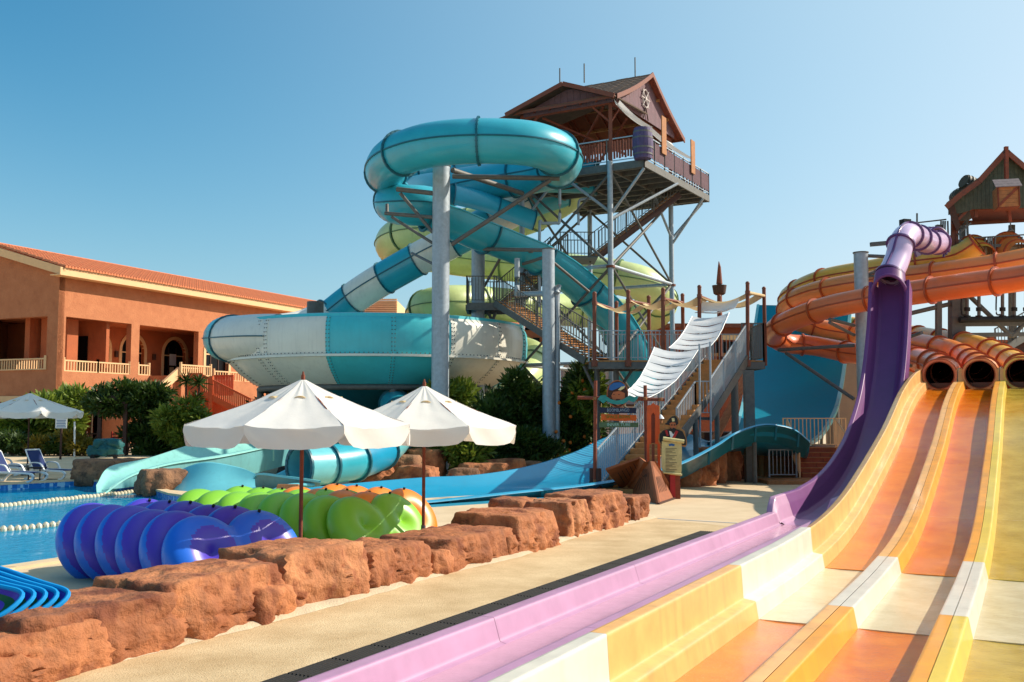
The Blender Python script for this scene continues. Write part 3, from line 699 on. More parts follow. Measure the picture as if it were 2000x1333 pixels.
# ================================================================ loungers
def lounger():
    t = thing('sun_lounger', (0,0,0), '', 'sun lounger', 'navy and white sun loungers by the far pool edge')
    for s in (-1, 1):   # curved white side frames; long axis = +x is the foot end
        y = .33*s
        mb = MB().sweep(cr([(-.45,y,.34),(0,y,.34),(.55,y,.33),(.95,y,.31),(1.08,y,.22),(.98,y,.08),(.80,y,.03)], 6), [(.03,.03),(-.03,.03),(-.03,-.03),(.03,-.03)], closed=True); build('side_rail', mb, m_white, t)
        mb = MB().sweep(cr([(-.30,y,.34),(-.55,y,.16),(-.68,y,.02),(-.80,y,.02)], 6), [(.03,.03),(-.03,.03),(-.03,-.03),(.03,-.03)], closed=True); build('leg', mb, m_white, t)
        mb = MB().sweep(cr([(-.62,y*1.06,.52),(-.40,y*1.1,.60),(-.05,y*1.1,.57),(.10,y*1.08,.40),(.15,y*1.05,.33)], 6), [(.035,.018),(-.035,.018),(-.035,-.018),(.035,-.018)], closed=True); build('armrest', mb, m_white, t)
        mb = MB().sweep(cr([(-.40,y*.95,.34),(-.62,y*.95,.66),(-.82,y*.92,1.02)], 5), circ(.025, 6), closed=True); build('back_rail', mb, m_white, t)
    mb = MB().grid([[Vector((x, y, .35-.03*(1-(y/.3)**2))) for y in [-.3+.1*k for k in range(7)]] for x in [-.42+.14*k for k in range(10)]]); mb2 = build('seat_sling', mb, m_navy, t)
    mb = MB().grid([[Vector((-.40-.44*f, y, .36+.70*f-.03*(1-(y/.3)**2))) for y in [-.3+.1*k for k in range(7)]] for f in [k/8 for k in range(9)]]); build('back_sling', mb, m_navy, t)
    mb = MB().bar((-.84,-.30,1.04), (-.84,.30,1.04), .05, .05); build('head_bar', mb, m_white, t)
    return t
lg = lounger()
for i, (px, py, Y, rz, lb) in enumerate([(96,930,35.5,-22,'navy sun lounger right of the small parasol pole beside the dark side table'),(26,936,34,-15,'nearest navy sun lounger with white arms left of the small parasol'),(6,922,38,-15,'navy sun lounger partly hidden behind the nearest lounger at left')]):
    t = lg if i == 0 else copy_tree(lg); t['label'] = lb; c = P(px, py, Y); t.location = (c.x, c.y, 0); t.rotation_euler = (0, 0, R(rz))
c = P(72, 930, 35.2); t = thing('side_table', (c.x, c.y, 0), 'small dark side table between two navy sun loungers', 'side table')
mb = MB().box((c.x, c.y, .43), (.5,.5,.04)); build('table_top', mb, m_black, t)
for a in (-1,1):
    for b in (-1,1): build('leg', MB().bar((c.x+a*.2, c.y+b*.2, 0), (c.x+a*.2, c.y+b*.2, .42), .035, .035), m_black, t)

# ================================================================ lane ropes
bead = mesh_of('float', MB().lathe([(.02,-.05),(.06,-.045),(.085,-.015),(.085,.015),(.06,.045),(.02,.05)], (0,0,0), 12), m_bead)
for (px0, py0, px1, py1, lb) in [(-30,994,290,960,'far lane rope of cream floats reaching to the slide exits'), (-30,1041,160,1023,'near lane rope of cream floats ending behind the blue rafts')]:
    a = G(px0, py0, -.19); b = G(px1, py1, -.19); t = thing('lane_rope', a, lb, 'lane rope', 'lane ropes across the pool')
    mb = MB().sweep([a.lerp(b, k/20)+Vector((0,0,.015*math.sin(k))) for k in range(21)], circ(.008, 5), closed=True); build('rope', mb, m_white, t)
    d = (b-a).normalized(); n_ = int((b-a).length/.15); rr = d.to_track_quat('Z', 'Y').to_euler()
    for k in range(n_):
        if py0 < 1000 and k > n_*.88 and k % 6 in (3,4,5) : continue
        inst(bead, 'float', t, a+(b-a)*((k+.5)/n_)+Vector((0,0,.02+.01*math.sin(k*.9))), rot=rr)

# ================================================================ slide exits at the pool
def chan(t, name, left, right, m_, depth=.35, flat=.5, thick=.06, nseg=12, under=None, rim=True):
    """open channel between two rim polylines (same count)"""
    l_ = cr(left, 8); r_ = cr(right, 8); rows = []
    for a, b in zip(l_, r_):
        w = (b-a).length; row = []
        dep = depth(len(rows)/(len(l_)-1)) if callable(depth) else depth
        for k in range(nseg+1):
            x = k/nseg; y = abs(2*x-1); sh = (1-y**3.2)
            row.append(a.lerp(b, x)-Z*dep*sh)
        rows.append(row)
    mb = MB().grid(rows)
    mb.grid([[p-Z*thick*(1 if 0 < i < nseg else .2)+( (r[-1]-r[0]).normalized()*(-thick if i == 0 else thick if i == nseg else 0)) for i, p in enumerate(r)] for r in rows])
    if rim:
        for idx, sg in ((0, -1), (-1, 1)):
            mb.grid([[r[idx], r[idx]+(r[-1]-r[0]).normalized()*sg*thick+Z*.0, r[idx]+(r[-1]-r[0]).normalized()*sg*(thick+.04)-Z*.05] for r in rows])
    return build(name, mb, m_, t, ang=60), rows
# mint trough, left
ms_ = thing('pool_slide', G(250,960), 'mint green open trough slide ending in the pool beyond the lane rope', 'water slide')
NL = [P(200,965,30.5),P(255,928,31.5),P(330,905,33),P(440,888,35),P(560,862,38),P(640,835,42),P(720,800,45)]
FL = [P(188,948,32.2),P(215,912,33.8),P(290,895,35.3),P(400,862,37.3),P(520,843,40.2),P(600,815,44),P(690,785,47)]
for a, b in ((0,3),(2,5),(4,7)):
    pass
chan(ms_, 'trough_section', FL, NL, m_mint, depth=lambda f: .35+.35*f)
# outer skirt (near side wall, seen from outside)
nl = cr(NL, 8); sk = [[p+Vector((0,0,.02)), p-Z*min(.35, p.z)-Vector((.0,.06,0)), p-Z*min(.9, max(.1, p.z))+Vector((0,.15,0))] for p in nl]
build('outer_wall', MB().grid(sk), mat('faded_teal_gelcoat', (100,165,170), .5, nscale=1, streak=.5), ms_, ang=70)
for i in (14, 30, 38):
    p = nl[i]; d = (nl[i+1]-nl[i]).normalized(); build('joint_flange', MB().bar(p-Vector((0,.03,0)), p-Z*.6+Vector((0,.05,0)), .10, .06, up=d), m_mint, ms_)
for i in (20, 34, 44):
    p = nl[i]; q = Vector((p.x, p.y+.8, 0)); build('support_post', MB().cyl(q, (q.x, q.y, p.z-.5), .1), m_galvd, ms_)
# pale blue exit + tube from the bowl
ex = thing('tube_slide', G(440,975), 'pale turquoise tube slide with wide open mouth and flared exit into the pool', 'water slide')
TB = resample(cr([P(585,912,29.6), P(640,908,30.4), P(700,898,31.6), P(745,880,33.4), P(775,850,36), P(785,815,39), P(770,790,42)], 8), .25)
tube_slide(ex, TB, .60, secs_by(TB, [1.2,1.3,2.2,2.5], [m_light, m_turq, m_troughb]), m_turqd, inner=True, flange=.08, fw=.07, seam=False)
LF = [P(322,952,31.2),P(345,925,31),P(400,905,30.8),P(470,915,30.6),P(520,932,30.3),P(562,918,30.2)]
LNr = [P(334,980,28.6),P(372,990,28.3),P(430,985,28.3),P(500,968,28.4),P(560,946,28.6),P(612,944,28.9)]
chan(ex, 'flared_exit', LF, LNr, m_light, depth=lambda f: .12+.35*f, thick=.08)
back = cr(LF, 8)
build('splash_wall', MB().grid([[p, p+Vector((0,-.03,-.25)), p+Vector((-.02,-.3,-.5))] for p in back]), m_light, ex, ang=70)
rimn = cr([P(498,934,29.6),P(510,926,29.3),P(560,932,29),P(625,941,28.8)], 8)
build('channel_rim', MB().sweep(rimn, [(.06,.03),(-.06,.03),(-.06,-.03),(.06,-.03)], closed=True), m_light, ex, ang=60)
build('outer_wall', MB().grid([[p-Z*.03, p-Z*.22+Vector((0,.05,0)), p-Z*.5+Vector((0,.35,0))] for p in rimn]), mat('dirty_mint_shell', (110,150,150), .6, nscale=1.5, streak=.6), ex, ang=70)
mb = MB(); c = P(562,948,27.5); c.z = 0
mb.prism([c+Vector(v) for v in ((-.35,-.2,0),(.35,-.2,0),(.28,.0,.36),(-.28,.0,.36))], (0,.06,0)); mb.prism([c+Vector(v) for v in ((-.35,.5,0),(.35,.5,0),(.28,.06,.36),(-.28,.06,.36))], (0,.05,0))
tag(build('wooden_cover', mb, m_woodl, smooth=False), 'small orange-brown wooden ridge cover beside the tube slide exit', 'wooden cover')
# poolside rocks
prk = thing('poolside_rocks', G(250,940), 'low grey-brown moulded rocks around the mint slide exit', 'rocks')
for i, (px, py, Y, w, d, h) in enumerate([(195,935,35.5,1.7,1.6,.75),(250,925,37,2.4,1.6,.7),(330,905,39,1.5,1.4,.5),(318,950,30.8,1.4,1.2,.65),(372,912,34.5,1.8,1.2,.5),(420,900,34.5,1.0,1.0,.45)]):
    c = P(px, py, Y); mb = MB(); rock_mesh(mb, (c.x, c.y, h/2-.12), (w, d, h+.2), .2*i, i+50, 4); build('rock', mb, m_rock2, prk, ang=80)

# ================================================================ big blue trough and ramp
bt = thing('halfpipe_slide', G(1000,960), 'long blue halfpipe slide with tall curved end wall and low trough running to the pool', 'water slide')
FR = [P(1560,866,38.5),P(1500,868,38.5),P(1440,868,38),P(1385,862,37),P(1345,848,36.2),P(1280,846,35.4),P(1195,852,34.6),P(1120,885,33),P(1030,912,31),P(930,928,29.5),P(830,933,28.5),P(700,944,27.2),P(560,958,26.2),P(520,968,25.6)]
NR = [P(1582,862,34),P(1550,838,33.3),P(1510,829,32.8),P(1475,831,32.4),P(1435,845,31.8),P(1398,868,31.2),P(1335,900,30.2),P(1260,925,29.2),P(1150,944,27.9),P(1000,960,26.3),P(840,977,24.7),P(700,990,23.4),P(560,1000,22.4),P(510,1004,22)]
chan(bt, 'trough', FR, NR, m_troughb, depth=lambda f: (.55 if f < .5 else .55-.25*(f-.5)*2), thick=.07, nseg=16)
nr_ = cr(NR, 8)
rows = []
for i, p in enumerate(nr_):
    f = i/(len(nr_)-1); zb = .02 if f > .55 else max(.06, p.z-.62)
    rows.append([p+Vector((0,-.02,.0)), p+Vector((0,-.05,-.08)), Vector((p.x, p.y+.12, p.z-.3*(p.z-zb))), Vector((p.x, p.y+.35, (p.z+zb)/2)), Vector((p.x, p.y+.8, zb))])
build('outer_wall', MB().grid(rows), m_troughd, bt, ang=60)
for i in range(6, len(nr_)-4, 9):
    p = nr_[i]; build('rib', MB().bar(p+Vector((0,-.07,-.06)), Vector((p.x, p.y+.1, max(0,p.z-.5))), .06, .1), m_troughd, bt)
for i in (22,):
    p = nr_[i]; build('support_post', MB().cyl((p.x, p.y+.8, 0), (p.x, p.y+.8, p.z-.6), .08), m_galvd, bt)
# foot strip
build('footing', MB().bar(Vector((nr_[56].x, nr_[56].y-.05, .03)), Vector((nr_[-1].x, nr_[-1].y-.05, .03)), .12, .06), m_troughb, bt)
# end wall: rows bottom->top, each row left->right
RW = [([P(1385,866,36.5),P(1440,866,36.6),P(1510,868,36.8),P(1572,870,36.8)]),
      ([P(1432,845,39.6),P(1480,850,39.2),P(1540,852,38.6),P(1604,848,38)]),
      ([P(1449,800,43.2),P(1500,805,42.3),P(1560,808,41.2),P(1632,800,40)]),
      ([P(1459,740,46.8),P(1510,742,45.6),P(1570,744,44.2),P(1646,738,42.6)]),
      ([P(1470,670,50),P(1515,672,48.6),P(1580,675,47),P(1655,668,45.2)]),
      ([P(1481,596,52),P(1525,597,50.6),P(1585,600,48.9),P(1661,604,47)])]
cols = [cr([r[j] for r in RW], 7) for j in range(4)]
rws = [cr([c_[i] for c_ in cols], 6) for i in range(len(cols[0]))]
mb = MB(); mb.grid(rws); mb.grid([[p+Vector((.0,.14,0)) for p in r] for r in rws]); mb.grid([[p, p+Vector((0,.14,0))] for p in rws[-1]])
build('end_wall', mb, mat('deep_blue_gelcoat', (0,140,168), .55, spec=.15, nscale=.5, namt=.06, streak=.2), bt, ang=60)
for idx in (0, -1):
    ed = [r[idx] for r in rws]; build('edge_lip', MB().sweep(ed, [(.07,.05),(-.07,.05),(-.07,-.1),(.07,-.1)], closed=True), m_light, bt, ang=60)
for j, px in ((0,1500),(1,1560),(2,1630)):
    a = P(px,640,50); build('support_post', MB().cyl((a.x, a.y, 0), a, .13), m_galvd, bt)
    build('brace', MB().cyl((a.x, a.y+3, 0), a, .08), m_galvd, bt)

# ================================================================ bowl slide
BC = P(742,700,47); BC = Vector((BC.x, 47, 0)); BR = 6.95
bw = thing('bowl_slide', BC, 'huge raised funnel bowl slide with alternating ivory and turquoise panels and a striped feed tube', 'water slide')
angs = [(-175,-150,'w'),(-150,-129,'w'),(-129,-125,'w'),(-125,-100,'w'),(-100,-78,'t'),(-78,-57,'t'),(-57,-35,'w'),(-35,-14,'w'),(-14,25,'t'),(25,60,'w'),(60,95,'t'),(95,130,'w'),(130,160,'t'),(160,185,'w')]
# calibrate: angle of pixel x on the near side
up_prof = [(BR-.35,6.40),(BR-.12,6.30),(BR+.0,6.05),(BR+.04,5.6),(BR,5.0),(BR-.05,4.72)]
lo_prof = [(BR-.04,4.70),(BR-.10,4.60),(BR-.55,4.15),(BR-1.15,3.72),(BR-1.75,3.42)]
def bolts(mb, pts, outs, r=.028):
    for p, o_ in zip(pts, outs): mb.cyl(p, p+o_*.03, r, r*.6, n=5)
for a0, a1, k in angs:
    m_ = m_bowlw if k == 'w' else m_bowlt; n_ = max(3, int((a1-a0)/3))
    g_ = .15
    build('upper_panel', MB().lathe(up_prof, BC, n_, R(a0+g_), R(a1-g_)), m_, bw, ang=50)
    build('lower_panel', MB().lathe(lo_prof, BC, n_, R(a0+g_), R(a1-g_)), m_, bw, ang=50)
    # joint strips
    d = Vector((math.cos(R(a0)), math.sin(R(a0)), 0)); sp_ = [BC+d*(r_+.03)+Z*z for r_, z in up_prof+lo_prof]
    mb = MB(); side_ = Vector((-d.y, d.x, 0))
    mb.grid([[p-side_*.09-d*.04, p-side_*.085, p+side_*.085, p+side_*.09-d*.04] for p in sp_]); build('joint_strip', mb, m_, bw)
    dn = resample(sp_, .17); mb = MB()
    for sg in (-.06, .06): bolts(mb, [p+side_*sg for p in dn], [d]*len(dn))
    build('bolt_row', mb, m_galvd, bw, smooth=False, kind='stuff')
mb = MB().lathe([(BR-.02,4.76),(BR+.07,4.75),(BR+.07,4.66),(BR-.04,4.65)], BC, 120); build('ring_flange', mb, m_bowlw, bw)
mb = MB(); ps_ = [(BC+Vector((math.cos(a), math.sin(a), 0))*(BR+.06)+Z*4.80, Vector((math.cos(a), math.sin(a), 0))) for a in [2*math.pi*k/230 for k in range(230)]]
bolts(mb, [p for p, _ in ps_], [o_ for _, o_ in ps_]); build('bolt_row', mb, m_galvd, bw, smooth=False, kind='stuff')
mb = MB().lathe([(BR-.40,6.38),(BR-.34,6.46),(BR-.14,6.42),(BR-.12,6.30)], BC, 120); build('top_rim', mb, m_bowlt, bw)
for a0, a1, k in angs:   # inner bowl
    build('inner_panel', MB().lathe([(BR-.36,6.38),(BR-.4,5.2),(BR-.7,4.5),(BR-2,4.0)], BC, 8, R(a0), R(a1)), m_bowlt if k == 't' else m_bowlw, bw)
build('funnel_floor', MB().lathe([(BR-2,4.0),(3.2,3.4),(1.2,2.9),(.7,2.5)], BC, 60), m_bowlt, bw)
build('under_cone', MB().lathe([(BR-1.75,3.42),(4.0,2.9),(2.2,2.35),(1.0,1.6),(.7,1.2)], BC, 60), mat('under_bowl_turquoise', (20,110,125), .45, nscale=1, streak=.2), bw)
build('ring_beam', MB().sweep([BC+Vector((math.cos(a)*(BR-1.45), math.sin(a)*(BR-1.45), 3.45)) for a in [2*math.pi*k/72 for k in range(72)]], circ(.13, 10), closed=True, pts_closed=True), m_galvd, bw)
for k in range(8):
    a = 2*math.pi*(k+.3)/8; p = BC+Vector((math.cos(a)*(BR-1.5), math.sin(a)*(BR-1.5), 0))
    build('support_post', MB().cyl(p, p+Z*3.4, .16), m_galvd, bw)
    build('strut', MB().cyl(p+Z*1.6, BC+Vector((math.cos(a)*2.2, math.sin(a)*2.2, 2.4)), .07), m_galvd, bw)
# entry nose: tube curling round the left side
NT = resample(cr([P(640,622,52.5), P(590,645,51.8), P(520,655,50.5), P(465,660,48.5), P(441,662,46.2), P(455,662,44.2), P(500,660,42.8), P(545,660,42.2)], 8), .3)
tube_slide(bw, NT, 1.02, secs_by(NT, [3.8,3.7,3.2,4.5], [m_bowlw, m_bowlt, m_bowlt, m_bowlw]), m_turqd, last_plain=1, flange=.07, fw=.07)
FTp = resample(cr([P(1100,372,50.5), P(1040,392,50.2), P(985,420,50), P(930,448,50), P(880,473,50.2), P(838,495,50.5), P(785,524,51), P(735,553,51.5), P(690,583,52), P(640,622,52.5)], 8), .3)
tube_slide(bw, FTp, .86, secs_by(FTp, 2.15, [m_turq, m_bowlw]), m_turqd, flange=.06, fw=.06)
pp = P(616,600,47.5); build('mast', MB().cyl(pp-Z*.9, P(616,590,47.5), .4, n=18), m_galvd, bw)

# ================================================================ turquoise loop slide
lp = thing('spiral_slide', P(930,925,39)*1.0, 'glossy turquoise spiral slide whose enclosed loop turns into an open trough crossing the tower', 'water slide')
lp.location.z = 0
LPp = [P(1165,345,47.5),P(1060,343,48),P(940,345,48),P(830,345,47),P(775,345,44.5),P(754,340,41.8),P(759,318,39.6),P(790,298,38),P(850,282,36.9),P(940,276,36.5),P(1035,281,36.7),P(1088,300,38),P(1095,322,40.6),P(1060,338,43.3),P(980,352,44.6),P(890,366,44.9),P(812,380,44.1),P(776,391,42.5),P(771,398,41.3),P(794,401,40.5)]
TR = [P(835,404,40.7),P(880,420,41.2),P(930,442,42),P(985,463,42.9),P(1045,487,43.7),P(1100,520,44.6),P(1150,562,45.5),P(1190,605,46.3),P(1218,650,47),P(1236,700,47.6),P(1245,760,48.1)]
full_ = resample(cr(LPp+TR, 10), .3); kx = min(range(len(full_)), key=lambda i: (full_[i]-P(854,408,40.95)).length)
lpts = full_[:kx+1]; tpts = full_[kx-1:]
tube_slide(lp, lpts, .84, secs_by(lpts, 3.9, [m_turq]), m_turqd, flange=.09, fw=.07)
tube_slide(lp, tpts, .98, secs_by(tpts, 3.2, [m_turq]), m_turqd, a0=math.pi*1.0, a1=2*math.pi, inner=True, flange=.10, fw=.07, seam=False, n=18)
bx_ = resample(cr([P(880,395,44),P(940,410,44.4),P(1000,432,44.8),P(1035,445,45)], 6), .3)
tube_slide(lp, bx_, .8, [(0, len(bx_)//2, m_turq), (len(bx_)//2, len(bx_)-1, m_turq)], m_turqd, a0=R(-20), a1=R(150), inner=True, seam=False)

# ================================================================ pale green spiral tube
gs = thing('spiral_tube_slide', P(900,925,55), 'pale green and yellowish enclosed spiral slide winding behind the stair tower', 'water slide'); gs.location.z = 0
GP = [P(1140,345,50),P(1090,390,51.5),P(1020,425,53),P(940,438,54),P(860,448,54.5),P(800,455,54.5),P(769,470,56),P(775,488,58.5),P(840,500,60.5),P(930,512,60.5),P(1020,520,59.5),P(1120,530,57.5),P(1210,543,56),P(1270,562,56.5),P(1290,595,58.5),P(1260,618,61),P(1180,612,62),P(1080,604,61),P(960,594,58),P(880,592,55.5),P(832,602,56),P(835,625,59),P(900,655,61.5),P(980,680,60),P(1040,700,57),P(1030,730,54),P(980,770,52),P(900,800,50)]
gpts = resample(cr(GP, 8), .35)
tube_slide(gs, gpts, 1.0, secs_by(gpts, 3.9, [m_green]), m_greend, flange=.08, fw=.08)
for i in (60, 110, 150, 180):
    p = gpts[min(i, len(gpts)-1)]; build('support_post', MB().cyl((p.x, p.y+1.3, 0), (p.x, p.y+1.3, p.z), .16), m_galvd, gs)

# ================================================================ pillars with struts
def pillar(px, Y, pyt, r, label, pyb=None, struts=(), loc_mat=None):
    t0 = P(px, pyt, Y); t = thing('steel_pillar', (t0.x, Y, 0), label, 'pillar', 'galvanised support pillars')
    build('column', MB().cyl((t0.x, Y, -.2), t0, r, n=28), m_galv, t)
    build('cap', MB().cyl(t0, t0+Z*.04, r+.03, n=28), m_galvd, t)
    build('base_flange', MB().cyl((t0.x, Y, 0), (t0.x, Y, .12), r+.12, n=28), m_galvd, t)
    for (a, b, rr) in struts:
        build('strut', MB().cyl(P(*a), P(*b), rr, n=10), m_galvd, t)
    return t
pillar(862, 38.9, 326, .345, 'tallest front galvanised pillar carrying the turquoise loop', struts=[
    ((884,345,38.9),(1093,349,38.5),.10),((884,333,38.9),(1020,378,43),.11),((882,478,38.9),(1075,352,38.5),.09),((846,378,38.9),(775,370,39.2),.10),((846,455,38.9),(782,378,39.2),.07),
    ((846,425,38.9),(752,417,39.4),.08),((846,476,38.9),(765,424,39.4),.06),((756,400,39.6),(756,418,39.4),.07),((846,516,40),(805,495,45),.06)])
pillar(1071, 39.5, 488, .25, 'galvanised pillar standing in front of the zigzag stairs', struts=[((1065,489,39.5),(945,487,42),.08),((1071,500,39.5),(1022,516,43),.07),((1071,505,39.5),(1150,570,42),.06)])
pillar(934, 44.5, 476, .30, 'galvanised pillar under the turquoise trough, behind the tallest pillar', struts=[((945,489,44.2),(1040,491,42.5),.08),((946,560,44.5),(985,490,43.5),.06)])
pillar(1681, 37.3, 495, .26, 'galvanised pillar in the middle of the orange tube loops', struts=[((1692,500,37.3),(1760,503,36.8),.07),((1692,538,37.3),(1780,505,36.9),.05),((1692,541,37.3),(1752,534,36.9),.05),
    ((1668,636,37.3),(1620,624,36),.06),((1668,655,37.3),(1620,630,36),.06),((1668,675,37.3),(1520,684,39.5),.07),((1668,780,37.3),(1535,690,39.5),.07),((1692,700,37.3),(1780,715,35),.06),((1692,690,37.3),(1800,650,33.5),.06)])
# ================================================================ railings and stairs
bal_cache = {}
def railing(t, a, b, h, m_, gap=.13, w=.022, post=1.6, name='baluster', rail=.04, low=.10):
    """a, b: foot points; vertical balusters between a top and a bottom rail"""
    a = Vector(a); b = Vector(b); L_ = (b-a).length; flat = (b-a).xy.length
    build('top_rail', MB().bar(a+Z*h, b+Z*h, rail, rail), m_, t)
    build('bottom_rail', MB().bar(a+Z*low, b+Z*low, rail*.8, rail*.8), m_, t)
    key = (round(h-low-rail, 3), round(w, 3), m_.name)
    if key not in bal_cache:
        bal_cache[key] = mesh_of(name, MB().box((0,0,key[0]/2), (w,w,key[0])), m_, False)
    n = max(1, int(flat/gap)); d = b-a; rz = math.atan2(d.y, d.x)
    for k in range(1, n): inst(bal_cache[key], name, t, a+d*(k/n)+Z*(low+rail*.4), rz)
    np_ = max(1, round(flat/post))
    for k in range(np_+1):
        p = a+d*(k/np_); build('post', MB().bar(p-Z*.05, p+Z*(h+.02), .05, .05), m_, t, smooth=False)
def stair(t, a, b, width, m_tread, m_str, n, rail=None, rail_h=1.05, thick=.05, sides=(-1, 1), gap=.14, riser=None):
    """a,b centre of bottom and top edge"""
    a = Vector(a); b = Vector(b); d = b-a; fl = Vector((d.x, d.y, 0)); ln = fl.length; fl.normalize(); sd_ = Vector((fl.y, -fl.x, 0)); rz = math.atan2(fl.y, fl.x)
    me_ = mesh_of('tread', MB().box((0,0,0), (ln/n*1.05, width-.06, thick)), m_tread, False)
    mr_ = mesh_of('riser', MB().box((0,0,0), (.02, width-.06, abs(d.z)/n-.01)), riser, False) if riser else None
    for k in range(n):
        p = a+d*((k+.5)/n); p.z = a.z+d.z*((k+1)/n)-thick/2; inst(me_, 'tread', t, p, rz)
        if mr_: q = a+d*(k/n); q.z = a.z+d.z*((k+.5)/n)-thick/2; inst(mr_, 'riser', t, q, rz)
    for s in (-1, 1):
        build('stringer', MB().bar(a+sd_*(s*width/2)-Z*.05, b+sd_*(s*width/2)-Z*.05, .05, .28), m_str, t)
    for s in sides:
        if rail: railing(t, a+sd_*(s*width/2)+Z*.1, b+sd_*(s*width/2)+Z*.1, rail_h, rail, gap)

# ================================================================ stair tower with hut
TC = Vector((5.8, 43, 0)); E1 = Vector((.51, .86, 0)).normalized(); E2 = Vector((-.86, .51, 0)).normalized(); TZ = 13.5
ANG1 = math.atan2(E1.y, E1.x)
def T(a, b, z): return TC+E1*a+E2*b+Z*z
tw = thing('slide_tower', T(0, 1.6, 0), 'tall galvanised steel stair tower with a railed deck below the brown gabled hut', 'tower')
for (a, b) in ((-.08,1.61),(7.2,1.61),(7.2,6.2),(0,6.2)):
    build('leg', MB().cyl(T(a,b,-.1), T(a,b,TZ-.25 if a > 0 or b > 3 else TZ+.1), .125, n=14), m_galv, tw)
    build('joint_flange', MB().cyl(T(a,b,8.8), T(a,b,8.9), .2, n=14), m_rust, tw)
    for z in (4.6, 8.9, 12.6):
        pass
lev = [.2, 4.6, 8.9, 13.1]
cor = [(0,1.61),(7.2,1.61),(7.2,6.2),(0,6.2)]
for i in range(4):
    (a0,b0),(a1,b1) = cor[i], cor[(i+1) % 4]
    for j in range(3):
        z0, z1 = lev[j], lev[j+1]
        mid = (a0+a1)/2, (b0+b1)/2; zm = (z0+z1)/2
        for (p, q) in (((a0,b0,z0),(a1,b1,z1)),((a1,b1,z0),(a0,b0,z1))):
            build('brace', MB().cyl(T(*p), T(*q), .06, n=8), m_galvd, tw)
        if j: build('cross_beam', MB().cyl(T(a0,b0,z0), T(a1,b1,z0), .085, n=10), m_galv, tw)
# raking struts to the deck edge
for p, q in (((0,1.61,11.2),(0,-.0,13.1)),((0,1.61,11.0),(3.5,-.2,13.1)),((0,1.61,11.3),(0,4.0,13.2)),((7.2,1.61,11.2),(8.2,.3,13.1)),((7.2,1.61,11.3),(4.8,1.61,13.2)),((0,6.2,11.3),(0,4.3,13.2)),((7.2,1.61,10.9),(7.2,-.1,13.1))):
    build('brace', MB().cyl(T(*p), T(*q), .065, n=8), m_galv, tw)
# deck
D1, D2 = 8.35, 7.2
build('deck_plate', MB().box(T(D1/2, D2/2, TZ-.03), (D1, D2, .05), ANG1), m_galvd, tw)
for k in range(9):
    a = .25+k*(D1-.5)/8; build('joist', MB().bar(T(a,.05,TZ-.19), T(a,D2-.05,TZ-.19), .12, .26), m_galvd, tw, smooth=False)
for b in (0, 1.61, 3.9, 6.2, D2): build('edge_beam', MB().bar(T(0,b,TZ-.17), T(D1,b,TZ-.17), .08, .33), m_galvd, tw, smooth=False)
for a in (0, D1): build('edge_beam', MB().bar(T(a,0,TZ-.17), T(a,D2,TZ-.17), .085, .335), m_galvd, tw, smooth=False)
# plank panels of the deck rail: pickets with a gap at the foot
pk = mesh_of('picket', MB().box((0,0,0), (.095, .025, .80)), m_wood, False)
pk2 = mesh_of('picket', MB().box((0,0,0), (.095, .025, .80)), m_violetw, False)
def deck_rail(a, b, me_, n, seed):
    a = Vector(a); b = Vector(b); d = b-a; rz = math.atan2(d.y, d.x); ln = d.length
    build('top_rail', MB().bar(a+Z*1.12, b+Z*1.12, .05, .05), m_galv, tw); build('bottom_rail', MB().bar(a+Z*.12, b+Z*.12, .04, .04), m_galv, tw)
    for k in range(n+1): build('rail_post', MB().bar(a+d*(k/n)-Z*.35, a+d*(k/n)+Z*1.15, .06, .06), m_galvd, tw, smooth=False)
    c = int(ln/.135)
    for k in range(c):
        f = (k+.5)/c
        if abs((f*n) % 1-.5) > .46: continue
        inst(me_, 'picket', tw, a+d*f+Z*(.62+.02*math.sin(k*seed)), rz, rot=(0, R(random.uniform(-1.5,1.5)), rz))
deck_rail(T(0,D2,TZ), T(0,0,TZ), pk, 4, 3.1); deck_rail(T(0,0,TZ), T(D1,0,TZ), pk2, 7, 2.3); deck_rail(T(D1,0,TZ), T(D1,D2,TZ), pk, 5, 1.7)
# tilted boards on the rail
for (a, z0, z1) in ((2.15, 14.2, 15.95), (5.9, 14.1, 15.75)):
    tag(build('signboard', MB().box(T(a, -.08, (z0+z1)/2), (.52, .05, z1-z0), ANG1), m_woodl, smooth=False), 'plain tan board fixed upright on the tower rail, '+('next to the barrel' if a < 3 else 'farther from the barrel'), 'board')
# barrel hung on the corner
def barrel(c, r, h, axis, m_, label, group=None, nst=16):
    c = Vector(c); t = thing('barrel', c, label, 'barrel', group); q = Vector(axis).to_track_quat('Z', 'Y').to_matrix()
    for k in range(nst):
        a0 = 2*math.pi*k/nst+.012; a1 = 2*math.pi*(k+1)/nst-.012; rows = []
        for i in range(7):
            z = -h/2+h*i/6; rr = r*(.80+.20*math.cos((i/6-.5)*math.pi*.95)); rows.append([c+q@Vector((rr*math.cos(a), rr*math.sin(a), z)) for a in (a0, (a0+a1)/2, a1)])
        build('stave', MB().grid(rows), m_, t, ang=70)
    for z in (-h*.36, -h*.16, h*.16, h*.36):
        rr = r*(.80+.20*math.cos(z/h*math.pi*.95))+.012
        build('hoop', MB().grid([[c+q@Vector((rr*math.cos(a), rr*math.sin(a), z+e)) for a in [2*math.pi*k/28 for k in range(28)]] for e in (-.035,.035)], closed_u=True), m_galvd, t)
    for z in (-h*.47, h*.47): build('head', MB().cyl(c+q@Vector((0,0,z-.01)), c+q@Vector((0,0,z+.01)), r*.80, n=28), m_, t)
    return t
barrel(T(-.25, -.05, TZ+.62), .46, 1.36, Z, m_barrel, 'violet wooden barrel with dark hoops on the corner of the tower deck')

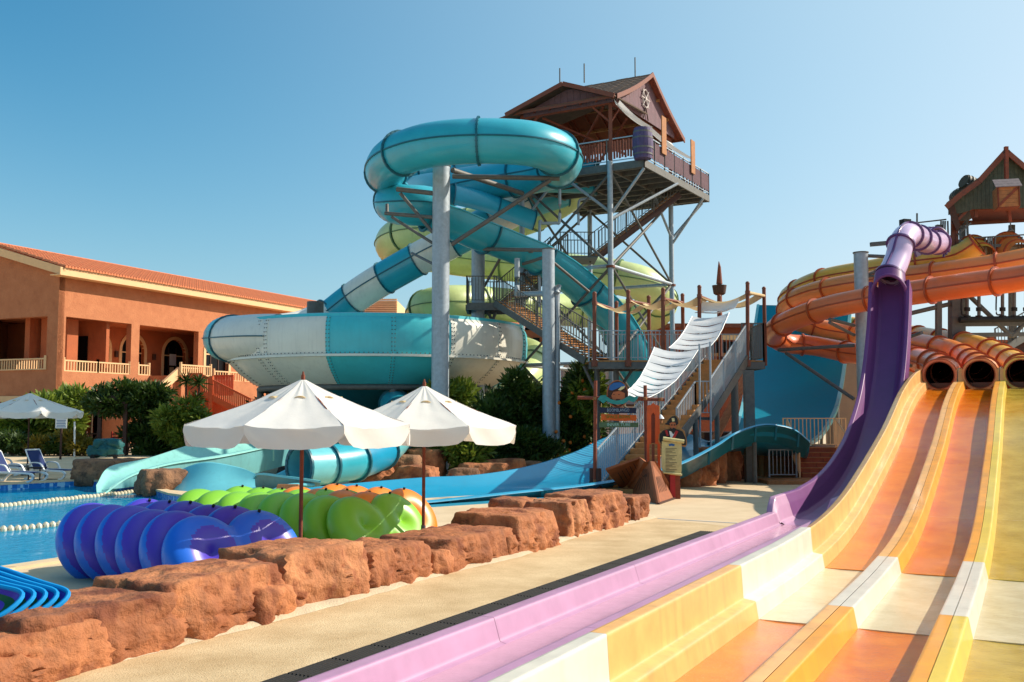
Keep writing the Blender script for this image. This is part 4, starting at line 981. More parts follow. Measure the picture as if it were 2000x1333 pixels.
# hut
ht = thing('hut', T(3.6, 3.9, TZ), 'brown open hut with gabled shingle roof and ship wheel on top of the stair tower', 'hut')
for (a, b) in ((0,1.61),(7.2,1.61),(7.2,6.2),(0,6.2),(3.6,6.2)):
    build('post', MB().bar(T(a,b,TZ), T(a,b,16.5), .16, .16), m_rust, ht, smooth=False)
for (p, q) in (((0,1.61),(0,6.2)),((0,6.2),(7.2,6.2)),((7.2,6.2),(7.2,1.61)),((7.2,1.61),(0,1.61))):
    build('tie_beam', MB().bar(T(*p,16.32), T(*q,16.32), .14, .2), m_wood, ht, smooth=False)
for (a, b, da, db) in ((0,1.61,0,.9),(0,1.61,.9,0),(0,6.2,0,-.9),(7.2,1.61,-.9,0),(0,6.2,.9,0)):
    build('knee_brace', MB().bar(T(a,b,15.4), T(a+da,b+db,16.25), .09, .09), m_wood, ht, smooth=False)
EV, RZ_ = 16.42, 18.62
def roofz(a, b):   # main roof, flared to the eaves
    x = abs(a-3.6)/4.1; return EV+(RZ_-EV)*((1-x)*.82+.18*max(0, 1-x)**2.2)
def slab(name, corners, th, m_, par, n=1):
    c = [Vector(v) for v in corners]; mb = MB(); mb.prism(c, Vector((0,0,-th))); return build(name, mb, m_, par, smooth=False)
# shingle courses on both slopes, each a part
B0, B1 = 1.05, 6.75
for sgn in (-1, 1):
    nc = 13
    for k in range(nc):
        x0 = 4.15*(1-k/nc); x1 = 4.15*(1-(k+1.12)/nc)
        a0, a1 = 3.6+sgn*x0, 3.6+sgn*x1; z0, z1 = roofz(a0, 0), roofz(a1, 0)
        segn = 9
        mb = MB()
        for j in range(segn):
            b0 = B0+(B1-B0)*j/segn+(.006); b1 = B0+(B1-B0)*(j+1)/segn-.006; dz = .012*((j*7+k*3) % 3)
            mb.prism([T(a0,b0,z0+.045+dz), T(a0,b1,z0+.045+dz), T(a1,b1,z1+.02+dz), T(a1,b0,z1+.02+dz)], Vector((0,0,-.035)))
        build('shingle_course', mb, m_shingle, ht, smooth=False)
    mb = MB()
    for j in range(12):
        x0, x1 = 4.15*(1-j/12), 4.15*(1-(j+1)/12); a0, a1 = 3.6+sgn*x0, 3.6+sgn*x1
        mb.add([T(a0,B0,roofz(a0,0)-.02), T(a0,B1,roofz(a0,0)-.02), T(a1,B1,roofz(a1,0)-.02), T(a1,B0,roofz(a1,0)-.02)], [(0,1,2,3)])
    build('roof_boarding', mb, m_wood, ht, smooth=False)
    for b in (B0-.02, B1+.02):   # barge boards
        pts = [T(3.6+sgn*4.15*(1-j/10), b, roofz(3.6+sgn*4.15*(1-j/10), 0)) for j in range(11)]
        build('barge_board', MB().grid([[p+Z*.07-E2*.03, p-Z*.16-E2*.03, p-Z*.16+E2*.03, p+Z*.07+E2*.03] for p in pts], closed_u=True), m_rust, ht, ang=50)
    a = 3.6+sgn*4.12
    build('fascia', MB().bar(T(a,B0,EV-.02), T(a,B1,EV-.02), .05, .16), m_rust, ht, smooth=False)
# gable wall toward the right, planked
for side_b, nm in ((1.35, m_violetw), (6.5, m_wood)):
    nb = 14
    for k in range(nb):
        a0 = .05+7.1*k/nb; a1 = .05+7.1*(k+1)/nb-.012; mb = MB()
        mb.prism([T(a0,side_b,EV-.05), T(a1,side_b,EV-.05), T(a1,side_b,roofz(a1,0)-.06), T(a0,side_b,roofz(a0,0)-.06)], E2*.04); build('plank', mb, nm, ht, smooth=False)
# ship wheel ornament
wc = T(3.3, 1.28, 17.35); wt = bpy.data.objects.new('ship_wheel', None); COL.objects.link(wt); wt.parent = ht; wt.location = wc-ht.location; wt['label'] = 'pale ship wheel ornament on the gable'
rim = [wc+E1*(.36*math.cos(a))+Z*(.42*math.sin(a)) for a in [2*math.pi*k/28 for k in range(28)]]
m_orn = mat('pale_ornament', (190,180,176), .7)
build('rim', MB().sweep(rim, circ(.035, 6), closed=True, pts_closed=True), m_orn, wt)
for k in range(4):
    a = math.pi*k/4; build('spoke', MB().bar(wc-E1*(.5*math.cos(a))-Z*(.58*math.sin(a)), wc+E1*(.5*math.cos(a))+Z*(.58*math.sin(a)), .04, .04), m_orn if k != 2 else m_woodd, wt, smooth=False)
for s in (-1, 1): build('leg', MB().bar(wc-Z*.42, wc-Z*1.0+E1*(s*.28), .05, .04), m_woodd, wt, smooth=False)
build('hub', MB().cyl(wc-E2*.05, wc+E2*.03, .09), m_orn, wt)
# cross gable toward the camera
CA, CB, CP_ = 1.15, 6.3, 3.62
CZ = 17.32
def cz(b): x = abs(b-CP_)/((CP_-CA) if b < CP_ else (CB-CP_)); return EV-.0+(CZ-EV)*(1-x)
nb = 14
for k in range(nb):
    b0 = CA+.25+(CB-CA-.5)*k/nb; b1 = CA+.25+(CB-CA-.5)*(k+1)/nb-.012; mb = MB()
    mb.prism([T(-.12,b0,EV-.14), T(-.12,b1,EV-.14), T(-.12,b1,cz(b1)-.05), T(-.12,b0,cz(b0)-.05)], E1*.04); build('plank', mb, m_violetw, ht, smooth=False)
for s, be in ((1, CA-.1), (-1, CB+.35)):
    e = cz(CA) if s == 1 else EV-.05
    slab('gable_roof_slope', [T(-.75,be,EV-.06 if s == 1 else EV-.12), T(3.0,be,EV+.1), T(3.3,CP_,CZ+.02), T(-.75,CP_,CZ+.02)], .06, m_shingle, ht)
    build('barge_board', MB().bar(T(-.78,be,EV-.10), T(-.78,CP_,CZ-.02), .05, .20), m_rust, ht, smooth=False)
# left lean-to flare of the front gable
slab('eave_flare', [T(-.75,CB+.3,EV-.10), T(1.5,CB+.3,EV-.05), T(1.5,CB+1.25,EV-.25), T(-.75,CB+1.25,EV-.28)], .06, m_rust, ht)
# ceiling rafters
for k in range(7):
    b = 1.4+k*.8
    for sgn in (-1, 1): build('rafter', MB().bar(T(3.6+sgn*3.9,b,EV-.02), T(3.6,b,RZ_-.25), .07, .14), m_wood, ht, smooth=False)
for a in (1.2, 2.4, 4.8, 6.0): build('purlin', MB().bar(T(a,1.2,roofz(a,0)-.2), T(a,6.5,roofz(a,0)-.2), .1, .12), m_woodl, ht, smooth=False)
for p, q in (((.1,2,16.2),(3.6,5.5,14.6)),((.2,5.2,16.2),(3.0,2.2,14.7)),((2,1.7,16.1),(5,5,14.5))):
    build('brace', MB().bar(T(*p), T(*q), .09, .09), m_wood, ht, smooth=False)
# aerial rods
for (a, b, z0, z1) in ((-.5,3.9,17.2,18.15),(.4,3.1,17.6,18.5),(3.5,1.9,18.6,19.55)):
    build('roof_rod', MB().cyl(T(a,b,z0), T(a,b,z1), .03, n=8), m_galvd, ht)
# white awnings on the right side of the hut
for i, (p, q, r_, s_) in enumerate([((-.3,1.3,16.35),(2.5,1.3,16.15),(2.6,.65,15.7),(-.1,1.1,16.3)),((2.6,1.3,16.2),(6.6,1.3,16.0),(7.3,.35,15.2),(2.4,.7,15.7))]):
    rows = [[T(*p).lerp(T(*q), u).lerp(T(*s_).lerp(T(*r_), u), v)-Z*.25*math.sin(math.pi*v)*1.0-Z*.12*math.sin(math.pi*u) for u in [k/10 for k in range(11)]] for v in [k/8 for k in range(9)]]
    tag(build('awning', MB().grid(rows), m_sail, ang=80), ['small white awning at the front corner of the hut roof', 'longer white awning stretched along the right side of the hut'][i], 'awning')

# zigzag stairs ------------------------------------------------------------
zs = thing('zigzag_stairs', T(3, 3, 0), 'steel zigzag staircase with grey railings climbing inside the tower', 'staircase')
def Pz(px, py, Y): return P(px, py, Y)
LAa = P(914,589,45.0); LAb = P(985,589,44.0)
LAz = LAa.z
# flight from the bridge up to the left landing
f1a = P(1165,704,38.8); f1b = P(987,592,43.6)
stair(zs, f1a, f1b, 1.2, m_woodt, m_galvd, 22, m_galvd, 1.05, gap=.17)
# left landing
lc = Vector(((914+985)/2, 0, 0)); l0 = P(912,590,43.6); l1 = P(988,590,43.6); l0.z = l1.z = f1b.z
mid = (l0+l1)/2
build('landing', MB().box((mid.x, mid.y+.7, mid.z-.06), (l1.x-l0.x, 1.9, .08)), m_galvd, zs)
for dy in (-.2, 1.65): build('landing_beam', MB().bar((l0.x, mid.y+dy, mid.z-.22), (l1.x, mid.y+dy, mid.z-.22), .1, .24), m_galvd, zs)
build('landing_beam', MB().bar((l0.x, mid.y-.2, mid.z-.22), (l0.x, mid.y+1.65, mid.z-.22), .1, .24), m_galvd, zs)
railing(zs, (l0.x, mid.y-.25, mid.z), (l1.x-.3, mid.y-.25, mid.z), 1.15, m_galvd, .12); railing(zs, (l0.x, mid.y-.25, mid.z), (l0.x, mid.y+1.6, mid.z), 1.15, m_galvd, .14); railing(zs, (l0.x, mid.y+1.6, mid.z), (l1.x, mid.y+1.6, mid.z), 1.15, m_galvd, .14)
for px, sx in ((953, .6), (968, -.4)): a = P(px,610,44.5); build('brace', MB().cyl(a, (a.x+sx, a.y, a.z-1.2), .07), m_galvd, zs)
# flight going up right behind
f2a = Vector((l1.x, mid.y+1.1, mid.z)); f2b = P(1092,507,47.5)
stair(zs, f2a, f2b, 1.1, m_woodt, m_galvd, 16, m_galvd, 1.05, gap=.17)
l2a = f2b; l2b = P(1160,500,46.8); l2b.z = f2b.z
build('landing', MB().box(((l2a.x+l2b.x)/2, 47.4, f2b.z-.06), (l2b.x-l2a.x+.3, 2.2, .08)), m_galvd, zs)
railing(zs, (l2a.x, 46.3, f2b.z), (l2b.x, 46.3, f2b.z), 1.1, m_galvd, .15); railing(zs, (l2a.x, 48.4, f2b.z), (l2b.x, 48.4, f2b.z), 1.1, m_galvd, .15)
f3a = Vector((l2b.x, 46.9, f2b.z)); f3b = P(1316,384,48.2)
stair(zs, f3a, f3b, 1.3, m_woodt, m_woodd, 20, m_galvd, 1.05, gap=.17)
# pipes
for i, (pl_, r, lb) in enumerate([([(1093,362,44),(1093,430,44),(1086,436,44),(1060,437,44),(1054,444,44),(1054,600,44)], .07, 'bent grey water pipe left of the tower stairs'),
    ([(1010,505,42),(1010,570,42),(1016,575,42),(1085,574,39.6),(1088,582,39.6),(1088,880,39.6)], .12, 'thick pale water pipe bending down beside the pillar by the zigzag stairs'),
    ([(1130,440,45),(1130,400,45),(1136,390,45),(1160,388,45)], .06, 'thin elbow pipe under the tower deck')]):
    tag(build('water_pipe', MB().sweep(cr([P(*q) for q in pl_], 4), circ(r, 10), closed=True), m_galv), lb, 'pipe')

# ================================================================ bridge with pergola
BY = 37.6; bz = P(1300,704,BY).z
br = thing('footbridge', (P(1320,704,BY).x, BY, 0), 'raised steel footbridge with grey rails linking the stairs and the tower', 'footbridge')
x0, x1 = P(1150,704,BY).x, P(1492,704,BY).x; xs = P(1383,704,BY).x; xe = P(1450,704,BY).x
npl = 24
dk = mesh_of('deck_plank', MB().box((0,0,0), ((x1-x0)/npl-.015, 2.0, .05)), m_woodt, False)
for k in range(npl): inst(dk, 'deck_plank', br, (x0+(x1-x0)*(k+.5)/npl, BY+1.0, bz-.03))
for dy in (0, 2.0): build('edge_beam', MB().bar((x0, BY+dy, bz-.2), (x1, BY+dy, bz-.2), .09, .26), m_galvd, br, smooth=False)
build('edge_beam', MB().bar((x1, BY, bz-.2), (x1, BY+2, bz-.2), .09, .26), m_galvd, br, smooth=False)
for k in range(5): a = x0+(x1-x0)*(k+.5)/5; build('cross_beam', MB().bar((a, BY+.05, bz-.2), (a, BY+1.95, bz-.2), .08, .2), m_galvd, br, smooth=False)
railing(br, (x0, BY, bz), (xs, BY, bz), 1.12, m_galv, .14); railing(br, (xe, BY, bz), (x1, BY, bz), 1.4, m_galvd, .10)
railing(br, (x0+.6, BY+2, bz), (x1, BY+2, bz), 1.15, m_galv, .14); railing(br, (x1, BY, bz), (x1, BY+2, bz), 1.4, m_galvd, .12)
for px, Y in ((1166,38.6),(1203,38.2),(1434,37.4),(1290,39.3)):
    a = P(px,715,Y); build('support_post', MB().cyl((a.x, Y, 0), (a.x, Y, bz-.25), .11 if px != 1434 else .14, n=14), m_galvd, br)
for px0, px1 in ((1166,1140),(1203,1240)): build('brace', MB().cyl(P(px0,770,38.5), P(px1,715,38.5), .06), m_galvd, br)
pg = thing('pergola', (P(1320,704,BY).x, BY+.8, bz), 'rust brown pergola posts with cream cloth strips above the footbridge', 'pergola')
fr_px = [(1161,574,711),(1227,570,711),(1295,566,706),(1366,561,706),(1460,554,711)]
bk_px = [(1204,592),(1267,581),(1333,577),(1405,580),(1492,564)]
ft = []; bk = []
for (px, a, b) in fr_px:
    p, q = P(px, a, BY-.08), P(px, b, BY-.08); build('post', MB().cyl(q-Z*.1, p, .075, n=12), m_rust, pg); build('cap', MB().ball(p, .085), m_rust, pg); ft.append(p-Z*.35)
    build('clamp', MB().cyl(p-Z*.42, p-Z*.28, .10), m_rust, pg); build('base_collar', MB().cyl(q-Z*.1, q+Z*.15, .12), m_rust, pg)
for (px, a) in bk_px:
    p = P(px, a, BY+2.08); build('post', MB().cyl((p.x, p.y, bz-.1), p, .075, n=12), m_rust, pg); build('cap', MB().ball(p, .085), m_rust, pg); bk.append(p-Z*.3)
for a, b in zip(ft, bk): build('cross_pole', MB().cyl(a, b, .06, n=10), m_rust, pg)
build('cross_pole', MB().cyl(ft[-1], bk[-1], .065, n=10), m_sailc, pg)
for i in range(4):
    rows = [[ft[i].lerp(bk[i], v).lerp(ft[i+1].lerp(bk[i+1], v), u)-Z*(.28*math.sin(math.pi*u))+Z*.05*math.sin(v*9+i) for v in [.0,.1,.25,.4,.5,.6,.75,.9,1.0]] for u in [k/14 for k in range(15)]]
    build('cloth_strip', MB().grid([r[0:4] for r in rows]), m_sailc, pg, ang=80); build('cloth_strip', MB().grid([r[5:9] for r in rows]), m_sailc, pg, ang=80)

# ================================================================ wooden staircase up to the bridge
ws = thing('access_stairs', P(1205,965,27)*1.0, 'straight wooden staircase with grey steel railings rising from the deck to the footbridge', 'staircase'); ws.location.z = 0
sa = G(1203,968); sa.z = .02; sb = Vector((P(1402,704,BY).x+.1, BY-.05, bz))
stair(ws, sa, sb, 1.15, m_woodt, m_galvd, 25, m_galv, 1.15, gap=.15, riser=m_woodt, sides=(-1,))
fl = (sb-sa); fl.z = 0; fl.normalize(); sdv = Vector((fl.y, -fl.x, 0))
for k in (.3, .52, .75):
    p = sa.lerp(sb, k); q = p+sdv*.6; build('support_post', MB().cyl((q.x, q.y, 0), q-Z*.15, .09), m_galvd, ws); q = p-sdv*.6; build('support_post', MB().cyl((q.x, q.y, 0), q-Z*.15, .09), m_galvd, ws)
# second, steeper side flight right of it
s2a = sa.lerp(sb, .36)+sdv*1.3; s2b = Vector((P(1458,700,BY).x-.3, BY-.05, bz)); s2a.z = sa.lerp(sb, .36).z
mid1 = s2a.lerp(s2b, .32); mid1.z = s2a.z+ .9
railing(ws, P(1322,868,32.3), P(1359,812,33.6), 1.15, m_galv, .13, post=1.2); railing(ws, P(1359,812,33.6), P(1389,812,33.6), 1.15, m_galv, .12, post=1.2)
railing(ws, P(1389,812,33.6), P(1458,700,37.5), 1.25, m_galv, .12, post=1.3)
build('stringer', MB().bar(P(1322,872,32.3), P(1359,815,33.6), .06, .3), m_galvd, ws); build('stringer', MB().bar(P(1389,815,33.6), P(1460,702,37.5), .06, .34), m_galvd, ws)
build('landing', MB().box(P(1374,818,34)+Vector((0,.3,0)), (.62, 1.1, .1)), m_galvd, ws)
for px in (1366, 1387): a = P(px, 812, 33.5); build('tall_post', MB().cyl((a.x, a.y, 0), P(px, 672 if px < 1380 else 668, 33.5), .035), m_galv, ws)
a = P(1430,720,36.5); build('support_post', MB().box((a.x-.0, 34, 1.9), (.32, .32, 3.8)), m_galvd, ws, smooth=False)
# shade sails over the stairs
sails = [([(1216,770,29.6),(1266,777,29.2),(1364,683,34.2),(1278,678,34.6)], 'lowest and longest white slatted shade cloth above the left side of the wooden stairs'),
         ([(1306,680,34.8),(1388,676,34.4),(1424,611,37.0),(1352,618,37.2)], 'middle white shade cloth hanging over the top of the wooden stairs'),
         ([(1357,611,37.6),(1428,603,37.4),(1444,582,37.6),(1373,588,37.8)], 'small uppermost white shade cloth tied to the last pergola posts')]
for i, (cs, lb) in enumerate(sails):
    c0, c1_, c2_, c3_ = [P(*c) for c in cs]; ns = [9, 5, 2][i]; t = thing('shade_cloth', (c0+c2_)/2, lb, 'shade cloth', 'white shade cloths over the stairs')
    NV = ns*6
    def sp(u, v):
        p = c0.lerp(c1_, u).lerp(c3_.lerp(c2_, u), v); sg = .28 if i == 0 else .15
        return p-Z*(sg*math.sin(math.pi*v)+.10*math.sin(math.pi*u))+Z*(.02*math.sin(v*NV*1.05)*math.sin(math.pi*u)) + Z*.02*fbm(Vector((u*3, v*9, i)), 3)
    for k in range(ns):
        v0 = k/ns; v1 = (k+1)/ns-.001
        rows = [[sp(u, v0+(v1-v0)*w/6) + Z*(-.03*math.sin(math.pi*u)*(w/6)**3) for u in [q/14 for q in range(15)]] for w in range(7)]
        build('cloth_strip', MB().grid(rows), m_sail, t, ang=80)
    for u in (0, 1): build('edge_rope', MB().sweep([sp(u, q/16) for q in range(17)], circ(.015, 5), closed=True), m_white, t)

# ================================================================ entrance sign
SG = 28.4
def W(px, py, Y=SG): return P(px, py, Y)
def slabpx(name, pts, th, m_, par, Y=SG, **k):
    return build(name, MB().prism([P(x, y, Y) for x, y in pts], Vector((0, th, 0))), m_, par, smooth=False, **k)
sg = thing('ride_sign', Vector((W(1200,900).x, SG, 0)), 'rustic wooden post sign with round painted plaque, teal banner and three name boards', 'sign')
build('post', MB().cyl(Vector((W(1161,900).x, SG, 0)), W(1163,744), .055, .05, n=12), m_wood, sg)
build('post', MB().cyl(Vector((W(1263,900).x, SG, 0)), W(1260,753), .055, .05, n=12), m_wood, sg)
build('crossbeam', MB().cyl(W(1128,777), W(1298,781), .05, n=10), m_wood, sg)
for px in (1157, 1169):
    a = W(px, 915); build('stump', MB().cyl(Vector((a.x, SG+(.08 if px < 1160 else -.05), 0)), Vector((a.x, SG+(.08 if px < 1160 else -.05), a.z)), .085, .075, n=12), m_woodd, sg)
for (px, py) in ((1161,779),(1260,779),(1290,780),(1163,940)):
    for k in range(3): build('rope_lashing', MB().lathe([(.066+.01*(k%2),-.012),(.078,.0),(.066,.012)], W(px, py)+Z*(.03*k-.03), 14), m_woodl, sg)
cc = W(1206,770); 
def disc(c, rx, rz, th, m_, nm, dy=0, n=36, par=sg): return build(nm, MB().prism([c+Vector((rx*math.cos(2*math.pi*k/n), dy, rz*math.sin(2*math.pi*k/n))) for k in range(n)], Vector((0, th, 0))), m_, par, smooth=False)
u1 = SG/F
m_skin = mat('painted_skin', (176,98,58), .6); m_bluep = mat('blue_paint', (34,96,160), .6); m_tealp = mat('teal_paint', (36,140,136), .6, nscale=9, namt=.2); m_yelp = mat('pale_paint', (220,205,150), .6); m_navyp = mat('navy_paint', (24,34,62), .7, nscale=9, namt=.25); m_orp = mat('orange_paint', (205,92,24), .7, nscale=9, namt=.2); m_grp = mat('grey_green_paint', (78,104,72), .7, nscale=9, namt=.2)
pq = disc(cc, 21*u1, 27*u1, .06, m_skin, 'round_plaque', -.02)
disc(cc, 19*u1, 25*u1, .02, m_woodd, 'plaque_field', -.035)
slabpx('painted_face', [(1194,773),(1198,766),(1210,764),(1220,768),(1221,780),(1214,790),(1207,794),(1199,788)], .02, m_skin, sg, SG-.06)
slabpx('painted_hat', [(1190,762),(1191,753),(1199,748),(1212,747),(1220,752),(1222,757),(1212,756),(1204,760),(1196,763)], .03, m_bluep, sg, SG-.08)
slabpx('painted_hat_brim', [(1207,762),(1213,756),(1221,754),(1219,759),(1212,763)], .02, m_yelp, sg, SG-.10)
for (x, y, w_, h_, mm) in ((1199,771,3,1.3,m_woodd),(1209,771,3,1.3,m_woodd),(1207,781,8,2.2,m_woodd),(1204,775,1.5,4,m_woodl)):
    slabpx('painted_feature', [(x-w_/2,y-h_/2),(x+w_/2,y-h_/2),(x+w_/2,y+h_/2),(x-w_/2,y+h_/2)], .02, mm, sg, SG-.075)
up_ = [(1178,778),(1190,781),(1200,784),(1212,784),(1222,781),(1232,776)]; 
slabpx('banner', [(1182,773),(1192,780),(1204,783),(1216,781),(1229,773),(1231,781),(1219,789),(1206,791),(1192,788),(1181,781)], .02, m_tealp, sg, SG-.12)
slabpx('banner_tail', [(1167,780),(1173,773),(1184,772),(1184,784),(1178,788),(1172,783)], .02, m_tealp, sg, SG-.10)
slabpx('banner_tail', [(1229,772),(1239,776),(1246,774),(1245,780),(1238,786),(1230,784)], .02, m_tealp, sg, SG-.10)
for x in (1175, 1193, 1222, 1240): build('hanging_strap', MB().bar(W(x,788), W(x-1,796), .03, .02), m_sailc, sg, smooth=False)
for x in (1176, 1235):
    for y0, y1 in ((806,809),(822,825)): build('hanging_strap', MB().bar(W(x,y0), W(x,y1), .03, .02), m_sailc, sg, smooth=False)
def text(s, px0, px1, py0, py1, m_, par, Y, name='lettering'):
    cu = bpy.data.curves.new('lettering', 'FONT'); cu.body = s; cu.extrude = .004; cu.align_x = 'LEFT'; cu.resolution_u = 2
    o = bpy.data.objects.new('lettering', cu); COL.objects.link(o)
    dg = bpy.context.evaluated_depsgraph_get(); me = bpy.data.meshes.new_from_object(o.evaluated_get(dg)); bpy.data.objects.remove(o)
    xs_ = [v.co.x for v in me.vertices]; ys_ = [v.co.y for v in me.vertices]
    a = P(px0, py1, Y); b = P(px1, py0, Y); sx = (b.x-a.x)/(max(xs_)-min(xs_)); sz = (b.z-a.z)/(max(ys_)-min(ys_)); off = par.matrix_world.translation if False else par.location
    for v in me.vertices:
        x, y, z = v.co; v.co = Vector((a.x+(x-min(xs_))*sx, Y-.004-z, a.z+(y-min(ys_))*sz))-off
    me.materials.clear(); me.materials.append(m_); ob = bpy.data.objects.new(name, me); COL.objects.link(ob); ob.parent = par; return ob
m_lt = mat('pale_lettering', (150,170,190), .6); m_lg = mat('olive_lettering', (110,120,20), .6); m_lm = mat('mint_lettering', (160,205,190), .6)
slabpx('name_board', [(1171,796),(1243,797),(1242,806),(1245,808),(1171,807)], .04, m_navyp, sg, SG-.05); text('BOOMBLANGO', 1186, 1229, 798.3, 804.5, m_lt, sg, SG-.055)
slabpx('name_board', [(1174,809),(1243,811),(1244,818),(1242,823),(1234,822),(1220,823),(1200,822),(1174,821)], .04, m_orp, sg, SG-.05); text('SPACE BOWL', 1184, 1232, 811.5, 817.5, m_lg, sg, SG-.055)
slabpx('name_board', [(1170,825),(1247,826),(1247,835),(1170,835)], .04, m_grp, sg, SG-.05); text('INNER TUBE', 1186, 1231, 827, 832.8, m_lm, sg, SG-.055)
# lantern on the beam
lt_ = thing('bell_lantern', W(1290,800), 'small white bell lantern hanging from the right end of the sign beam', 'lantern')
build('cord', MB().cyl(W(1288,781), W(1289,811), .008, n=6), m_sailc, lt_); build('shade', MB().lathe([(.012,.12),(.05,.09),(.11,.0),(.105,-.01)], W(1290,818), 16), m_white, lt_); build('glass', MB().lathe([(.06,0),(.055,-.12),(.02,-.14)], W(1290,818), 12), m_woodl, lt_)
# orange painted frame
of = thing('measuring_frame', Vector((W(1276,900).x, 27.0, 0)), 'orange painted arched wooden frame with a dark slot beside the sign post', 'frame')
def Q(px, py): return P(px, py, 27.6)
o_out = [(1265,792),(1270,789),(1276,788),(1283,789),(1288,793),(1289,867),(1265,867)]
build('left_board', MB().prism([Q(1264,868),Q(1264,794),Q(1268,791),Q(1272,792),Q(1272,868)], (0,.06,0)), m_orangew, of, smooth=False)
build('right_board', MB().prism([Q(1280,868),Q(1280,792),Q(1284,791),Q(1288,794),Q(1289,868)], (0,.06,0)), m_orangew, of, smooth=False)
build('arch_board', MB().prism([Q(1272.2,811),Q(1272.2,790),Q(1276,787.5),Q(1279.8,790),Q(1279.8,811),Q(1276,806)], (0,.055,0)), m_orangew, of, smooth=False)
build('dark_back', MB().prism([Q(1272,866),Q(1272,806),Q(1280,806),Q(1280,866)], (0,.02,0)), m_rust, of, smooth=False).location.y += .07
for x in (1266, 1276, 1287): a = Q(x, 868); build('leg', MB().bar((a.x, 27.65, 0), (a.x, 27.65, a.z), .07, .07), m_orangew if x != 1276 else m_rust, of, smooth=False)

# pirate shaped notice board
pn = thing('notice_board', Vector((P(1312,900,27.0).x, 27.0, 0)), 'flat painted sailor figure in a hat holding a parchment notice, on a red post', 'notice board')
def pp_(pts, m_, nm, dy, th=.03): return build(nm, MB().prism([P(x, y, 27.0+dy) for x, y in pts], Vector((0, th, 0))), m_, pn, smooth=False)
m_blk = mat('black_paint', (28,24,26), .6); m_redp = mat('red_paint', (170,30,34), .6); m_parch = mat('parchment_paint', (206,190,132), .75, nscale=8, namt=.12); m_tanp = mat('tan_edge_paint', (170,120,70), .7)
pp_([(1296,829),(1301,826),(1306,818),(1313,812),(1320,811),(1325,816),(1328,828),(1326,834),(1337,842),(1341,858),(1342,868),(1338,874),(1332,872),(1290,870),(1286,862),(1287,850),(1292,842),(1300,838)], m_tanp, 'figure_back', .03)
pp_([(1298,829),(1303,826),(1307,819),(1313,814),(1319,813),(1323,818),(1325,828),(1320,832),(1308,831)], m_blk, 'hat', -.01)
pp_([(1312,817),(1317,817),(1318,823),(1313,824)], m_yelp, 'hat_badge', -.03, .015)
pp_([(1308,827),(1313,825),(1319,826),(1321,833),(1318,840),(1312,840),(1309,835)], m_skin, 'face', -.02)
pp_([(1308,835),(1312,838),(1316,836),(1320,838),(1319,844),(1315,846),(1311,843)], m_blk, 'beard', -.035, .015)
pp_([(1310.5,829.5),(1313.5,829.5),(1313.5,831.5),(1310.5,831.5)], m_blk, 'eye', -.035, .012); pp_([(1316,829.5),(1319,829.5),(1319,831.5),(1316,831.5)], m_blk, 'eye', -.035, .012)
pp_([(1288,860),(1289,848),(1296,841),(1304,839),(1322,839),(1333,843),(1339,856),(1340,870),(1334,870),(1320,862),(1300,862),(1292,868)], m_blk, 'coat', .0)
pp_([(1307,842),(1311,843),(1315,849),(1319,843),(1322,846),(1314,858),(1310,858)], m_white, 'shirt', -.02, .015); pp_([(1320,841),(1325,843),(1317,858),(1312,858)], m_redp, 'sash', -.035, .012); pp_([(1299,841),(1303,840),(1306,852),(1302,852)], m_redp, 'sash', -.035, .012)
pp_([(1293,862),(1331,866),(1332,880),(1331,922),(1330,927),(1312,928),(1294,924),(1292,900)], m_parch, 'parchment', -.06, .03)
build('parchment_roll', MB().cyl(P(1295,857,26.9), P(1336,863,26.9), .055, n=12), m_parch, pn); build('parchment_roll', MB().cyl(P(1294,923,26.9), P(1332,928,26.9), .03, n=10), m_parch, pn)
for k in range(17):
    y = 876+k*2.75; x1_ = 1322-(k*7 % 5)*2.2
    if k in (4, 9, 14): x1_ -= 8
    pp_([(1300,y),(x1_,y+.3),(x1_,y+1.1),(1300,y+.8)], m_woodd, 'text_line', -.066, .005)
pp_([(1306,868),(1312,866.5),(1318,868.5),(1317,872),(1311,871),(1307,872)], m_bluep, 'painted_emblem', -.066, .005)
a = P(1312,928,27.1); build('post', MB().bar((a.x, 27.08, 0), (a.x, 27.08, P(1312,905,27.08).z), .24, .14), m_redp, pn, smooth=False)
for s in (-1, 1): build('post_edge', MB().bar((a.x+s*.14, 27.06, 0), (a.x+s*.14, 27.06, P(1312,915,27.06).z), .04, .16), m_wood, pn, smooth=False)

# wooden faceted cover
fc = thing('wooden_cover', G(1262,975), 'faceted rust brown wooden pyramid cover with carved slots at the foot of the stairs', 'wooden cover')
YA = 26.0
ap0, ap1 = P(1258,903,YA+.6), P(1270,901,YA+.45)
A_ = [G(1219,964), G(1286,986), G(1321,974)]
def facet(pts, m_, slots=(), nm='wooden_panel'):
    c = [Vector(p) for p in pts]; nrm = (c[1]-c[0]).cross(c[2]-c[0]).normalized(); nrm = -nrm if nrm.y > 0 else nrm
    o = build(nm, MB().prism(c, -nrm*.05), m_, fc, smooth=False)
    for (u0, v0, u1_, v1_) in slots:      # bilinear slots
        def bl(u, v):
            if len(c) == 4: return c[0].lerp(c[1], u).lerp(c[3].lerp(c[2], u), v)
            return c[0].lerp(c[1], u).lerp(c[2], v)
        a, b = bl(u0, v0), bl(u1_, v1_); build('slot', MB().bar(a+nrm*.002, b+nrm*.002, .016, .006, up=nrm), m_blk, fc, smooth=False)
m_cov = mat('rust_brown_boards', (150,82,42), .65, nscale=5, namt=.2, streak=.35)
facet([A_[0], A_[1], ap1, ap0], m_cov, [(.22+.09*k, .18+.02*k, .30+.07*k, .55+.03*k) for k in range(7)] + [(.3+.08*k, .60, .34+.07*k, .80) for k in range(5)])
